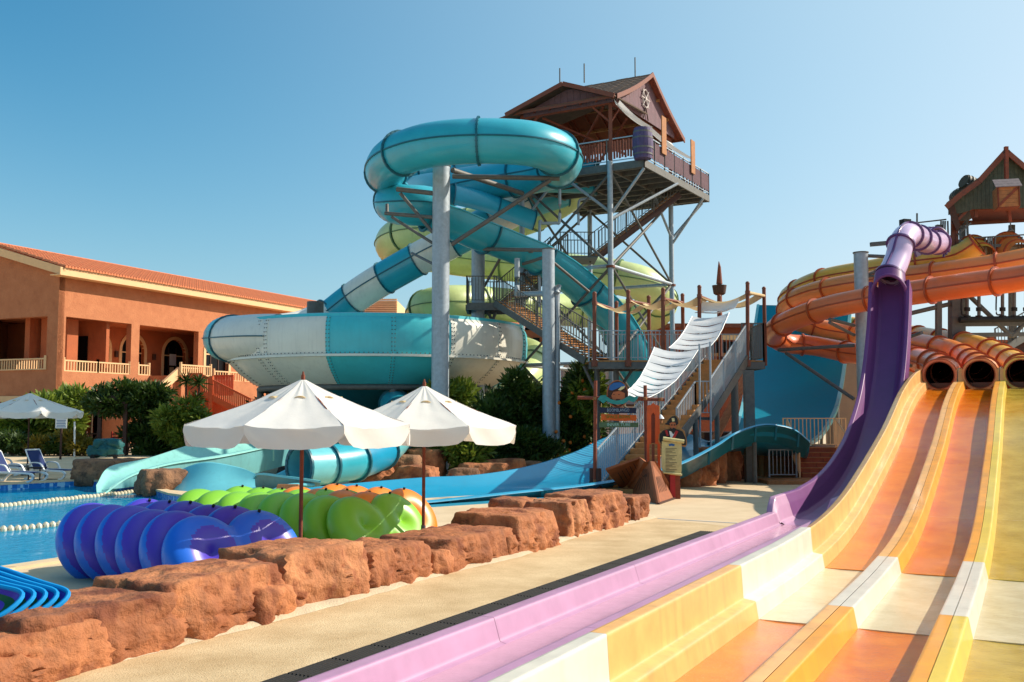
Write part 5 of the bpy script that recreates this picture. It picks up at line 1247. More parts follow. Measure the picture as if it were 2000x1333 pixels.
facet([A_[1], A_[2], P(1278,902,YA+.6), ap1], m_cov, [(.22+.1*k, .25, .3+.09*k, .62) for k in range(6)])
facet([A_[2], A_[2]+Vector((-.3,1.2,0)), P(1276,903,YA+1.0), P(1278,902,YA+.6)], m_cov)
facet([G(1219,964), P(1184,920,YA+1.2), P(1250,896,YA+1.1), ap0], m_cov, [(.25, .2+.13*k, .75, .24+.13*k) for k in range(5)] )
facet([P(1184,918,YA+1.2), P(1250,896,YA+1.1), P(1262,903,YA+1.5), G(1240,965)+Vector((0,1,0))], m_cov)
build('base_edge', MB().bar(A_[1]+Z*.02, A_[2]+Z*.02, .06, .05), m_woodd, fc, smooth=False)

# ================================================================ orange / yellow tube slides on the right
def exit_pts(q, s1=31.4): return [L(q, s1+2.2, 3.62), L(q, s1+1.0, 3.52), L(q, s1, 3.42)]
def QP(l_): return [P(x, y, Y if Y < 37 else 37+(Y-37)*.82) for x, y, Y in l_]
TA = QP([(2090,524,30.5),(2000,543,31.5),(1889,557,33),(1778,573,34.6),(1719,581,35.3),(1621,600,36.8),(1553,623,38.8),(1512,647,41.5),(1530,670,44),(1590,676,44.2),(1664,690,42),(1740,698,39.5),(1808,706,36)])+exit_pts(-2.33)
TB_ = QP([(2080,492,35.5),(1990,510,36),(1936,520,36.5),(1817,536,38),(1723,547,39.8),(1650,558,41),(1587,572,43),(1540,594,45.5),(1545,622,48),(1600,641,48.5),(1690,655,46),(1770,668,42.5),(1850,684,37.8),(1885,700,35.8)])+exit_pts(-1.27)
TCp = QP([(1908,478,38),(1880,496,38.4),(1851,505,38.8),(1787,513,39.6),(1689,530,41.5),(1617,543,43.5),(1566,562,46),(1538,585,48.5),(1560,612,50.5),(1640,632,50.5),(1740,648,47.5),(1810,660,43.5),(1893,674,38.5),(1940,690,36)])+exit_pts(-.21)
for nm_, pts_, mm, lb in (('orange', TA, m_orange, 'lowest front orange tube slide, its loop curling widest to the left'),('light orange', TB_, m_orange2, 'middle light orange tube slide running behind the orange one'),('yellow', TCp, m_gold, 'golden yellow tube slide, topmost and rearmost of the three looping tubes')):
    t = thing('tube_slide', Vector((pts_[-1].x, pts_[-1].y, 0)), lb, 'water slide', 'three looping tube slides')
    ps2 = resample(cr(pts_, 8), .25)
    tube_slide(t, ps2, .425, secs_by(ps2, 2.45, [mm]), m_oseam, inner=False, flange=.07, fw=.07, n=18)
    tube_slide(t, ps2[-6:], .40, [(0, 5, m_blk)], m_oseam, seam=False, name='mouth_shade_sleeve', flange=.01)  # black sleeve paints the shade inside each tube mouth
    for k in (10, 30, 50):
        pass
    e = ps2[-1]; d = (ps2[-1]-ps2[-3]).normalized(); sdx = d.cross(Z).normalized()
    rows = [[e+d*w+sdx*(rr*math.cos(a))+Z*(rr*math.sin(a)) for a in [2*math.pi*k/28 for k in range(28)]] for w, rr in ((0,.46),(.08,.47),(.08,.41),(-.2,.40))]
    build('mouth_ring', MB().grid(rows, closed_u=True), mm, t)
for i in range(2):
    q = (-1.8, -.74)[i]; tag(build('spray_hose', MB().sweep(cr([L(q+.05,31.2,3.6),L(q,30.9,3.55),L(q-.02,30.7,3.2)], 6), circ(.012, 6), closed=True), m_black), ['thin black hose between the left and middle tube mouths','thin black hose between the middle and right tube mouths'][i], 'hose')

# ================================================================ right tower
RY = 39.0; rt = thing('right_tower', Vector((P(1940,900,RY).x, RY, 0)), 'dark steel start tower at the right edge carrying the tube slide entries', 'tower')
def Pr(px, py, dy=0): return P(px, py, RY+dy)
dz_ = P(1900,521,RY).z
build('column', MB().bar(Pr(1866,900), Pr(1866,470), .42, .42), m_galvd, rt, smooth=False)
for px, dy in ((1833,0),(1976,3),(2060,0),(2060,5),(1880,5)): build('column', MB().bar(Pr(px,900,dy), Pr(px,440,dy), .2, .2), m_galvd, rt, smooth=False)
for (a, b) in (((1866,534),(2080,522)),((1874,634),(2090,632)),((1874,655),(2090,652)),((1700,478),(1860,464))): build('beam', MB().bar(Pr(*a), Pr(*b), .14, .16), m_galvd, rt, smooth=False)
for (a, b) in (((1892,577),(1976,658)),((1976,658),(2040,590)),((1780,612),(1882,588)),((1893,577),(1870,600))): build('brace', MB().cyl(Pr(*a), Pr(*b), .09), m_galvd, rt)
build('deck', MB().box(Pr(2000,500,2.5), (8.6,5,.12)), m_galvd, rt)
build('pipe_manifold', MB().cyl(Pr(1874,625,-.5), Pr(2090,622,-.5), .12), m_black, rt)
for px in (1889,1912,1958,1981,2004):
    build('pipe', MB().cyl(Pr(px,560,-.5), Pr(px,622,-.5), .065), m_galvd, rt); build('valve', MB().cyl(Pr(px,601,-.5), Pr(px,608,-.5), .11), m_black, rt); build('valve', MB().cyl(Pr(px,617,-.5), Pr(px,624,-.5), .13), m_black, rt)
for px in (1878,1946): build('drain_pipe', MB().sweep(cr([Pr(px,575,-.6),Pr(px,612,-.6),Pr(px+8,615,-.6)], 4), circ(.03, 8), closed=True), m_black, rt)
# upper rails
railing(rt, Pr(1905,521,-.3), Pr(1772,500,-.3), 1.2, m_galvd, .35) if False else None
for (a, b) in (((1778,437),(1848,429)),((1888,466),(2080,454))): build('top_rail', MB().bar(Pr(*a), Pr(*b), .05, .05), m_galvd, rt)
for x in (1781,1791,1838,1842,1846,1851,1924,1930,1934,1938,1944,1990,1996): build('post', MB().bar(Pr(x, 432 if x < 1860 else 463), Pr(x+(2 if x % 2 else -2), 500 if x < 1860 else 510), .05, .05), m_galvd, rt, smooth=False)
build('mast', MB().cyl(Pr(1791,500), Pr(1791,417), .035), m_galvd, rt)
railing(rt, Pr(1869,525,3), Pr(1892,500,1), 1.5, m_galvd, .2)
# small stairs at right
railing(rt, Pr(1945,690,2), Pr(2060,622,4), 1.0, m_galvd, .2); build('stringer', MB().bar(Pr(1945,692,2), Pr(2060,626,4), .06, .3), m_galvd, rt)
# entry hoods
for px, py, mm, lb in ((1900,492,m_gold,'golden arched entry hood of the yellow tube below the green hut'),(1967,486,m_orange2,'orange arched entry hood at the right edge below the crate')):
    c = Pr(px, py+12, .6); rows = []
    for k in range(9):
        f = k/8; rr = .78-.28*f; rows.append([c+Vector((rr*math.cos(a), -.6+1.0*(0)-f*1.0+.5, rr*1.15*math.sin(a)-f*.28)) for a in [math.pi*(-.1+1.2*j/20) for j in range(21)]])
    t = thing('entry_hood', c, lb, 'slide entry'); build('shell', MB().grid(rows), mm, t)
    for k in (0, 3, 6): build('ring', MB().sweep([p for p in rows[k]], circ(.045, 6), closed=True), m_oseam, t)
c = Pr(1832,478,-3); t = thing('entry_hood', c, 'pale violet arched entry of the drop slide at the top deck', 'slide entry')
rows = [[c+Vector((.42*math.cos(a)*(1+.35*f)+f*.25, f*1.3, (.62+.15*f)*math.sin(a)+f*.1)) for a in [math.pi*(-.15+1.3*j/20) for j in range(21)]] for f in [k/6 for k in range(7)]]
build('shell', MB().grid(rows), m_lilact, t)
for k in (0, 3, 6): build('ring', MB().sweep(rows[k], circ(.05, 6), closed=True), m_pseam, t)
tag(build('control_box', MB().box(P(1768,437,32.3), (.28,.25,.26), .3), m_black, smooth=False), 'small black box on top of the pale purple tube elbow', 'box')
# green-grey hut
hh = thing('hut', Pr(1965,440,1), 'dark grey-green planked gable hut with rust trim over the tube entries', 'hut')
apx = (1965,293); le = (1852,402); re = (2080,408)
def gz(x): 
    pts_ = [(1848,402),(1876,378),(1912,352),(1965,296),(2010,335),(2080,405)]; return lerp1(pts_, x)
for k in range(26):
    x0_ = 1853+k*8; x1_ = x0_+7.6; bt_ = lambda x: lerp1([(1853,420),(1865,418),(1880,416),(1893,412),(1900,409),(2080,404)], x)
    t0_, t1_ = gz(x0_)+4, gz(x1_)+4
    build('plank', MB().prism([Pr(x0_,bt_(x0_),-.6), Pr(x1_,bt_(x1_),-.6), Pr(x1_,t1_,-.6), Pr(x0_,t0_,-.6)], (0,.05,0)), m_greenw, hh, smooth=False)
prof_ = [(1848,402),(1876,378),(1912,352),(1965,293),(2012,333),(2082,405)]
for a, b in zip(prof_, prof_[1:]):
    pa, pb = Pr(*a, -.9), Pr(*b, -.9)
    build('roof_slab', MB().prism([pa, pb, pb+LD*6, pa+LD*6], (0,0,.10)), m_shingle, hh, smooth=False); build('barge_board', MB().bar(pa-Z*.06, pb-Z*.06, .06, .2), m_rust, hh, smooth=False)
build('side_shutter', MB().prism([Pr(1848,402,-.8), Pr(1868,450,-.8), Pr(1876,442,-.6), Pr(1864,400,-.6)], LD*.3), m_woodd, hh, smooth=False)
build('tie_beam', MB().bar(Pr(1871,437,1.8), Pr(2085,425,1.8), .14, .18), m_rust, hh, smooth=False)
build('soffit', MB().prism([Pr(1893,411,-.5), Pr(2085,405,-.5), Pr(2085,405,-.5)+LD*2.9, Pr(1893,411,-.5)+LD*2.9], Z*.06), m_wood, hh, smooth=False)
for px in (1861, 1868, 1906): build('post', MB().bar(Pr(px, 400, -.4), Pr(px, 500 if px < 1900 else 425, -.4), .12, .12), m_rust, hh, smooth=False)
build('hanging_beam', MB().bar(Pr(1965,287,-1.2), Pr(1966,362,-1.2), .13, .13), m_wood, hh, smooth=False); build('beam_cap', MB().bar(Pr(1960,297,-1.2), Pr(1971,296,-1.2), .1, .1), m_woodd, hh, smooth=False)
build('brace', MB().bar(Pr(1861,440,-.5), Pr(1895,405,-.5), .08, .1), m_rust, hh, smooth=False); build('brace', MB().bar(Pr(1870,460,-.5), Pr(1896,436,-.5), .06, .06), m_galvd, hh, smooth=False)
build('lower_hook', MB().bar(Pr(1969,408,-1.2), Pr(1973,434,-1.2), .11, .11), m_wood, hh, smooth=False); build('shower_head', MB().lathe([(.02,.35),(.03,.1),(.12,.0),(.12,-.03)], Pr(1974,451,-1.2), 12), m_galvd, hh)
# crate
m_greylid = mat('grey_lid_boards', (128,112,112), .8, nscale=6, namt=.2)
c = Pr(1965,385,-1.6); cr_ = thing('crate', c, 'brown wooden crate with pale lid hanging from the gable beam of the right hut', 'crate')
M_ = Matrix.Rotation(R(-14), 3, 'Z')
def CQ(x, y, z): return c+M_@Vector((x, y, z))
def cplank(p, q, w, h, m_, nm='slat'): build(nm, MB().bar(CQ(*p), CQ(*q), w, h), m_, cr_, smooth=False)
for k in range(5): cplank((-.36,-.38,-.38+.155*k), (.36,-.38,-.38+.155*k), .03, .145, m_woodl)
for k in range(5): cplank((.38,-.36,-.38+.155*k), (.38,.36,-.38+.155*k), .03, .145, m_woodl); cplank((-.38,-.36,-.38+.155*k), (-.38,.36,-.38+.155*k), .03, .145, m_woodl)
cplank((-.33,-.41,-.38), (.30,-.41,.24), .03, .09, m_wood, 'diagonal'); cplank((-.36,-.41,-.45), (-.36,-.41,.30), .08, .03, m_wood, 'frame'); cplank((.36,-.41,-.45), (.36,-.41,.30), .08, .03, m_wood, 'frame')
for k in range(3): build('lid_board', MB().prism([CQ(-.46,-.5+.17*k,.28+.13*k), CQ(.46,-.5+.17*k,.28+.13*k), CQ(.46,-.34+.17*k,.40+.13*k), CQ(-.46,-.34+.17*k,.40+.13*k)], Z*.03), m_greylid, cr_, smooth=False)
build('crate_bottom', MB().box(c-Z*.46, (.76,.76,.04), R(-14)), m_wood, cr_, smooth=False)
m_barrel2 = mat('moss_barrel', (74,70,56), .8, nscale=5, namt=.2, streak=.4)
barrel(Pr(1896,362,.8), .34, .75, (-.8,-.2,.35), m_barrel2, 'mossy barrel lying higher up on the right hut roof', nst=12)
barrel(Pr(1872,384,.6), .30, .6, (0,-1,.1), m_barrel2, 'round dark barrel end lying low on the right hut roof', nst=12)

# far mast and buildings behind
ms = thing('ship_mast', Vector((P(1405,700,62).x, 62, 0)), 'distant brown ship mast with a crow nest above the footbridge', 'mast')
build('pole', MB().cyl(Vector((P(1405,700,62).x,62,0)), P(1405,540,62), .2, .15), m_wood, ms); build('top', MB().cyl(P(1405,555,62), P(1405,522,62), .2, .1), m_wood, ms); build('finial', MB().cyl(P(1405,522,62), P(1404,511,62), .1, .02), m_wood, ms)
build('crow_nest', MB().lathe([(.26,-.6),(.38,-.5),(.46,.0),(.42,.0)], P(1405,558,62), 16), m_woodd, ms)
def wallbox(nm, t, px0, px1, py0, py1, Y, dep, m_):
    a, b = P(px0, py1, Y), P(px1, py0, Y); return build(nm, MB().box(((a.x+b.x)/2, Y+dep/2, (a.z+b.z)/2), (b.x-a.x, dep, b.z-a.z)), m_, t, smooth=False)
bb = thing('pavilion', Vector((P(1380,800,62).x, 64, 0)), 'low red-brown pavilion seen through the footbridge railings', 'building')
wallbox('wall', bb, 1250, 1480, 640, 900, 62, 8, m_brick); wallbox('fascia', bb, 1245, 1484, 632, 640, 61.6, 9, m_rust)
for k in range(7):
    x = 1385+k*13; wallbox('window', bb, x, x+8, 668, 690, 61.9, .2, m_dark)
wallbox('cornice', bb, 1380, 1482, 655, 664, 61.7, .5, m_cream); wallbox('cornice', bb, 1380, 1482, 690, 696, 61.7, .5, m_woodl)
b2 = thing('timbered_building', Vector((P(1180,800,58).x, 58, 0)), 'lilac and brown timbered building glimpsed behind the sign and bridge', 'building')
wallbox('wall', b2, 1105, 1246, 712, 900, 58, 6, m_violwall); wallbox('upper_band', b2, 1190, 1246, 716, 745, 57.9, .3, m_wood)
for k in range(4): wallbox('window', b2, 1196+k*12, 1204+k*12, 722, 740, 57.8, .2, m_dark)
for y in (752, 762, 775, 790): wallbox('timber', b2, 1105, 1246, y, y+4, 57.8, .3, m_woodd)
b3 = thing('tiled_roof_building', Vector((P(1000,800,72).x, 72, 0)), 'far building with red clay roof behind the bowl and pillars', 'building')
a, b, c_, d_ = P(960,640,72), P(1075,640,72), P(1060,614,76), P(985,614,76); build('roof', MB().prism([a,b,c_,d_], (0,0,-.2)), m_tile, b3, smooth=False); wallbox('wall', b3, 962, 1072, 640, 900, 72, 8, m_stucco2)
for k in range(4): wallbox('window', b3, 975+k*22, 988+k*22, 660, 685, 71.9, .2, m_dark)
b4 = thing('louvred_block', Vector((P(735,800,110).x, 110, 0)), 'far cream rooftop block with horizontal louvres above the bowl', 'building')
wallbox('wall', b4, 702, 776, 588, 900, 110.3, 8, m_cream); wallbox('side_wall', b4, 694, 702, 600, 900, 110.3, 8, m_stucco2)
for k in range(11): wallbox('louvre', b4, 703, 775, 584+k*3.6, 586.4+k*3.6, 110, .35, m_cream)
b5 = thing('rendered_wall', Vector((P(1665,800,52).x, 52, 0)), 'plain beige brown wall behind the purple slide', 'wall')
wallbox('wall', b5, 1628, 1860, 705, 900, 52, 1, mat('beige_brown_render', (150,124,108), .9, nscale=1.2, bump=(9,.5,.03))); wallbox('coping', b5, 1626, 1862, 700, 705, 51.9, 1.3, m_brick)
b6 = thing('service_building', Vector((P(1950,800,54).x, 54, 0)), 'low brown building behind the tube mouths at the right', 'building')
wallbox('wall', b6, 1870, 2120, 668, 900, 54, 6, m_woodd); wallbox('roof', b6, 1866, 2124, 664, 669, 53.7, 7, m_brick); wallbox('chimney', b6, 1933, 1946, 656, 665, 54, 1, m_stucco2)
rr_ = thing('tiled_canopy', Vector((P(1425,800,40).x, 41, 0)), 'small red tiled lean-to roof between the wooden stairs and the blue end wall', 'roof')
for k in range(12):
    f0, f1 = k/12, (k+1)/12
    L0 = [P(1388,856,38.6), P(1452,728,41.5)]; L1_ = [P(1402,858,38.2), P(1464,740,40.6)]
    mb = MB().prism([L0[0].lerp(L0[1], f0), L0[0].lerp(L0[1], f1), L1_[0].lerp(L1_[1], f1)-Z*.05, L1_[0].lerp(L1_[1], f0)-Z*.05], (0,0,-.08+.0*k)); build('tile_course', mb, m_tile, rr_, smooth=False)
wallbox('wall', rr_, 1376, 1452, 845, 900, 41.5, 3, m_woodd)

# small steps with rails, right of centre
st = thing('tiled_steps', G(1610,912), 'short flight of brown tiled steps with cream handrails before the blue end wall', 'steps')
Ys = 34.5
s_a = P(1610,905,Ys); s_a.z = .12
w_ = 48/F*Ys*2
for k in range(6):
    zc_ = .12+.165*(k+.5)
    for j in range(5):
        build('step_tile', MB().box((s_a.x+(j-2)*w_*.2+.1, Ys+.32*k+.9, zc_/1), (w_*.2-.012, 1.8, .16)), m_brick, st, smooth=False)
for k in range(6): build('step_nosing', MB().box((s_a.x+.1, Ys+.32*k-.01, .12+.165*(k+1)-.012), (w_+.02, .05, .03)), m_woodl, st, smooth=False)
build('platform', MB().box((s_a.x+.1, Ys+4.0, .55), (w_*1.9, 3.4, 1.1)), m_woodl, st, smooth=False)
tpz = 1.1
railing(st, (s_a.x-w_*.5, Ys, .12), (s_a.x-w_*.42, Ys+2.0, tpz), 1.05, m_cream, .14, w=.03); railing(st, (s_a.x+w_*.62, Ys, .12), (s_a.x+w_*.62, Ys+2.0, tpz), 1.05, m_cream, .14, w=.03)
railing(st, (s_a.x-w_*.45, Ys+2.3, tpz), (s_a.x+w_*.9, Ys+2.3, tpz), 1.05, m_cream, .14, w=.03); railing(st, (s_a.x-w_*1.1, Ys+.1, .12), (s_a.x-w_*.55, Ys+.1, .12), .95, m_galv, .13)
build('kerb', MB().box((s_a.x-.2, Ys-.9, .06), (4.4, 1.8, .12)), m_woodl, st, smooth=False)
# rocks around the middle
mr = thing('rock_border', G(1420,930), 'brown moulded rocks lining the foot of the blue slide right of the sign', 'rocks')
for i, (px, py, w, h, d) in enumerate([(1345,952,.95,.8,.9),(1378,950,.9,.95,1.0),(1392,945,1.1,1.25,1.0),(1428,940,.7,1.1,.9),(1452,936,.7,.75,.8),(1488,930,1.1,1.15,1.1),(1520,922,1.0,1.2,1.1),(1470,905,2.0,1.6,1.2),(1515,900,1.6,1.6,1.2),(1545,905,.9,1.1,1.0),(1415,905,1.5,1.0,1.0),(1350,925,1.2,.6,.8)]):
    g_ = G(px, py); mb = MB(); rock_mesh(mb, (g_.x, g_.y+d/2, h/2-.1), (w, d, h+.15), .3*math.sin(i*3), i+80, 4); build('rock', mb, m_rock, mr, ang=80)
bedr = thing('planting_rocks', P(880,920,36), 'low brown rocks edging the planting bed under the pillars', 'rocks'); bedr.location.z = 0
for i, (px, py, Y, w, h) in enumerate([(780,918,35,1.5,.9),(812,925,33.5,1.6,.6),(830,905,36,1.4,1.1),(905,928,34,1.0,.5),(948,918,35.5,1.8,.6),(985,912,36.5,1.6,.7),(1020,906,37,1.5,.6),(1060,905,37,1.0,.5),(730,925,34,1.4,.6),(1105,880,40,1.2,.8)]):
    g_ = P(px, py, Y); mb = MB(); rock_mesh(mb, (g_.x, g_.y, h/2-.1), (w, 1.0, h+.2), .4*math.sin(i*5), i+120, 4); build('rock', mb, m_rock if i % 3 else m_rock2, bedr, ang=80)
# ================================================================ terracotta building
BO = Vector((-32.05, 70, 0)); BA = R(23.6); BT = Vector((math.sin(BA), math.cos(BA), 0)); BI = Vector((-math.cos(BA), math.sin(BA), 0))   # along facade / inward
def B(t, n, z): return BO+BT*t+BI*n+Z*z
ang_b = math.atan2(BT.y, BT.x)
def tpx(px):
    r = (px-CX)/F; return (-32.05-r*70)/(r*BT.y-BT.x)
def zpx(py, t, n=0): return H+(HOR-py)*B(t, n, 0).y/F
tb = thing('terracotta_building', BO, 'large terracotta stucco building with clay tile roof and arcaded upper terrace', 'building')
def bbox_(nm, t0, t1, n0, n1, z0, z1, m_, kind=None):
    c = B((t0+t1)/2, (n0+n1)/2, (z0+z1)/2); return build(nm, MB().box(c, (abs(t1-t0), abs(n1-n0), z1-z0), ang_b), m_, tb, smooth=False, kind=kind)
ZE = 12.15; ZO = 9.35; ZF_ = 5.45; TE = 52
tt_ = [tpx(x) for x in (125, 254, 270, 386, 397)]
# facade: spandrel band above openings, piers, base
bbox_('wall', 0, TE, 0, .5, ZO, ZE+.3, m_stucco); bbox_('wall', 0, tt_[0], 0, .5, 0, ZO, m_stucco)
bbox_('pier', tt_[1], tt_[2], .0, .5, ZF_, ZO, m_stucco)
bbox_('wall', tt_[0], tt_[3], 0, .5, 3.8, ZF_, m_stucco)
ta0, ta1 = tpx(397), tpx(449)
# far part of the facade with tall arches
def arch_wall(nm, t0, t1, n0, z0, z1, arches, m_, th=.5, par=tb):
    poly = [B(t0,n0,z0), B(t1,n0,z0), B(t1,n0,z1), B(t0,n0,z1)]; holes = []
    for (ac, aw, ab, at_) in arches:
        hp = [B(ac-aw/2,n0,ab), B(ac+aw/2,n0,ab)] + [B(ac+aw/2*math.cos(a), n0, at_-aw/2+aw/2*math.sin(a)) for a in [math.pi*k/12 for k in range(13)]]
        holes.append(hp)
    loops = [poly]+holes; tr = tessellate_polygon([[Vector(((p-BO).dot(BT), (p-BO).z, 0)) for p in l_] for l_ in loops]); fl = [p for l_ in loops for p in l_]
    mb = MB(); n_ = len(fl); mb.add(fl+[p+BI*th for p in fl], [tuple(x) for x in tr]+[tuple(k+n_ for k in x) for x in tr])
    o = 0
    for l_ in loops:
        k_ = len(l_)
        for i in range(k_): mb.f.append((o+i, o+(i+1) % k_, n_+o+(i+1) % k_, n_+o+i)); mb.m.append(0)
        o += k_
    build(nm, mb, m_, par, smooth=False)
    for (ac, aw, ab, at_) in arches:
        mb = MB(); ro, ri = aw/2+.28, aw/2
        pr_ = [(1, ab)]+[(math.cos(a), None, math.sin(a)) for a in [math.pi*k/16 for k in range(17)]]+[(-1, ab)]
        rows = []
        for q in pr_:
            if q[1] is not None: i_, o_ = (q[0]*ri, q[1]), (q[0]*ro, q[1])
            else: i_, o_ = (q[0]*ri, at_-aw/2+q[2]*ri), (q[0]*ro, at_-aw/2+q[2]*ro)
            rows.append([B(ac+i_[0],n0-.06,i_[1]), B(ac+o_[0],n0-.06,o_[1]), B(ac+o_[0],n0+.03,o_[1]), B(ac+i_[0],n0+.2,i_[1])])
        build('arch_surround', MB().grid(rows, closed_u=True), m_cream, par, ang=40)
        gl = build('window', MB().box(B(ac, n0+th*.7, (ab+at_)/2), (aw, .06, at_-ab), ang_b), m_dark, par, smooth=False)
        for k in (-.17, .17): build('mullion', MB().box(B(ac+aw*k, n0+th*.7-.05, (ab+at_)/2-.3), (.09, .06, at_-ab-.8), ang_b), m_woodd, gl, smooth=False)
        build('mullion', MB().box(B(ac, n0+th*.7-.06, ab+2.1), (aw, .06, .1), ang_b), m_cream, gl, smooth=False)
ac = (ta0+ta1)/2; arch_wall('wall', tt_[3], TE, 0.01, 0, ZO-.01, [(ac, (ta1-ta0)*.86, ZF_, ZO+.0-.2), (ac+6.5, 3.4, ZF_, ZO-.4), (ac+13, 3.4, ZF_, ZO-.4)], m_stucco)
# inner terrace wall with arches, floor, ceiling
ia = [(7.85, 2.5, ZF_, 8.9), (11.7, 2.5, ZF_, 8.9), (16.6, 2.7, ZF_, 8.95)]
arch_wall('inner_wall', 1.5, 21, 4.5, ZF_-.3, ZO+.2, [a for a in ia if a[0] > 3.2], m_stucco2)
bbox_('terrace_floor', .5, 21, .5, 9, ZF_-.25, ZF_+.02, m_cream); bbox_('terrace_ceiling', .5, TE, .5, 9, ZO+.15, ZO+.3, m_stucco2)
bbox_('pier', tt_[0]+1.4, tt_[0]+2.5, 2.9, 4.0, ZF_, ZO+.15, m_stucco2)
for k in (5.6, 9.8, 14.0, 18.6): build('wall_lamp', MB().box(B(k, 4.38, 7.3), (.28,.18,.5), ang_b), m_woodd, tb, smooth=False)
for k in (11.7-.68, 16.6-.68): build('window_notice', MB().box(B(.68+k, 4.72, 7.2), (.8,.02,1.0), ang_b), m_white, tb, smooth=False); build('window_notice', MB().box(B(.68+k-.1, 4.72, 6.1), (.5,.02,.9), ang_b), m_sailc, tb, smooth=False)
# gable end toward the camera-left
GW = 15.5
gz_ = lambda n: ZE+.25+(2.15*min(n, 6.6)/6.6 if n <= 6.6 else 2.15-(n-6.6)*.32)
g1, g2 = 1.05, 7.2
mb = MB(); loops = [[Vector((0,0,0)), Vector((GW,0,0)), Vector((GW,gz_(GW)-.15,0)), Vector((6.6,gz_(6.6)-.15,0)), Vector((0,gz_(0)-.15,0))], [Vector((g1,ZF_+.1,0)), Vector((g2,ZF_+.1,0)), Vector((g2,ZO,0)), Vector((g1,ZO,0))]]
tr = tessellate_polygon(loops); fl = [p for l_ in loops for p in l_]; mb.add([B(-.01,p.x,p.y) for p in fl]+[B(.5,p.x,p.y) for p in fl], [tuple(x) for x in tr]+[tuple(k+len(fl) for k in x) for x in tr])
o = 0
for l_ in loops:
    for i in range(len(l_)): mb.f.append((o+i, o+(i+1) % len(l_), len(fl)+o+(i+1) % len(l_), len(fl)+o+i)); mb.m.append(0)
    o += len(l_)
build('gable_wall', mb, m_stucco, tb, smooth=False)
bbox_('inner_wall', 5.0, 5.3, .6, 11, ZF_, ZO+.2, m_stucco2); bbox_('window', 4.85, 4.95, 2.4, 6.0, ZF_+.1, ZO-1.0, m_dark)
bbox_('pier', 2.0, 3.0, 1.3, 2.2, ZF_, ZO, m_stucco2)
# fascia and rake
build('fascia', MB().box(B(TE/2-.4, -.98, ZE+.22), (TE+1.0, .14, .55), ang_b), m_cream, tb, smooth=False)
build('soffit', MB().box(B(TE/2-.4, -.46, ZE-.0), (TE+.8, 1.0, .08), ang_b), m_cream, tb, smooth=False)
for (n0_, n1_) in ((-1.05, 6.6), (6.6, GW)):
    build('rake_board', MB().bar(B(-.55, n0_, gz_(max(0,n0_))+(-.05)), B(-.55, n1_, gz_(n1_)-.05), .14, .55), m_cream, tb, smooth=False)
# clay roof tiles: barrel courses running up the slope (the near 250 as parts)
tz0, tz1 = ZE+.56, ZE+2.75
ntile = 190; prof_t = [(-.12,-.03),(-.09,.08),(0,.13),(.09,.08),(.12,-.03)]
tm = MB()
nseg_ = 10
for s_ in range(nseg_):
    v0, v1 = s_/nseg_, (s_+1.12)/nseg_
    rows = []
    for v, lift in ((v0, .035), (v1, .0)):
        n_ = -1.2+(7.35)*v; rows.append([BT*a+BI*(n_+1.2)+Z*((tz1-tz0)*v+b+lift) for a, b in prof_t])
    tm.grid(rows); tm.add(rows[0]+[rows[0][0]-Z*.03, rows[0][4]-Z*.03], [(0,1,2,3,4,6,5)])
tme = mesh_of('tile_course', tm, m_tile, True, 50)
for k in range(ntile):
    inst(tme, 'tile_course', tb, B(-.5+(TE+.6)*k/ntile, -1.2, tz0-.06+.008*math.sin(k*2.1)))
build('roof_deck', MB().prism([B(-.55,-.8,tz0-.08), B(TE,-.8,tz0-.08), B(TE,6.15,tz1-.1), B(-.55,6.15,tz1-.1)], (0,0,-.12)), m_tile, tb, smooth=False)
build('roof_deck', MB().prism([B(-.55,6.15,tz1-.1), B(TE,6.15,tz1-.1), B(TE,16,tz1-3.2), B(-.55,16,tz1-3.2)], (0,0,-.12)), m_tile, tb, smooth=False)
build('ridge_tiles', MB().cyl(B(-.55,6.15,tz1-.05), B(TE,6.15,tz1-.05), .16, n=8), m_tile, tb)
bbox_('wall', TE-.5, TE, .5, 12, 0, ZE, m_stucco); bbox_('back_wall', 0, TE, 12, 12.4, 0, ZE, m_stucco2)
# ground floor: cream lintels and dark openings
bbox_('lintel', tt_[0]-1.0, tt_[0]+7, -.12, .3, 3.25, 3.8, m_cream)
bbox_('wall', 0, TE, 3.0, 3.3, 0, 3.8, m_stucco2); bbox_('pier', tt_[0]+3.8, tt_[0]+5.0, 0, .6, 0, 3.25, m_stucco); bbox_('wall', tt_[0]+8, TE, 0.02, .48, 0, 3.8, m_stucco)
for k in (.5, 2.6, 5.6): bbox_('window', tt_[0]+k, tt_[0]+k+1.6, 2.8, 2.95, .2, 2.9, m_dark)
bbox_('gable_base_window', -.1, -.03, 3.5, 7.5, .4, 3.2, m_dark); bbox_('lintel', -.12, .0, 3.0, 8.0, 3.3, 3.7, m_cream)
# cream balustrades
cb = mesh_of('baluster', MB().box((0,0,.36), (.07,.07,.72)), m_cream, False)
def balus(a, b, step=.24):
    a = Vector(a); b = Vector(b); d = b-a; rz = math.atan2(d.y, d.x); n_ = int(d.length/step)
    build('top_rail', MB().bar(a+Z*.78, b+Z*.78, .12, .10), m_cream, tb, smooth=False); build('bottom_rail', MB().bar(a+Z*.04, b+Z*.04, .12, .08), m_cream, tb, smooth=False)
    for k in range(n_): inst(cb, 'baluster', tb, a+d*((k+.5)/n_), rz)
    for p in (a, b): build('newel', MB().bar(p, p+Z*1.0, .16, .16), m_cream, tb, smooth=False)
tm_ = (tt_[0]+tt_[1])/2
balus(B(tt_[0],.1,ZF_), B(tm_,.1,ZF_)); balus(B(tm_,.1,ZF_), B(tt_[1],.1,ZF_)); balus(B(tt_[2],.1,ZF_), B(tpx(292),.1,ZF_))
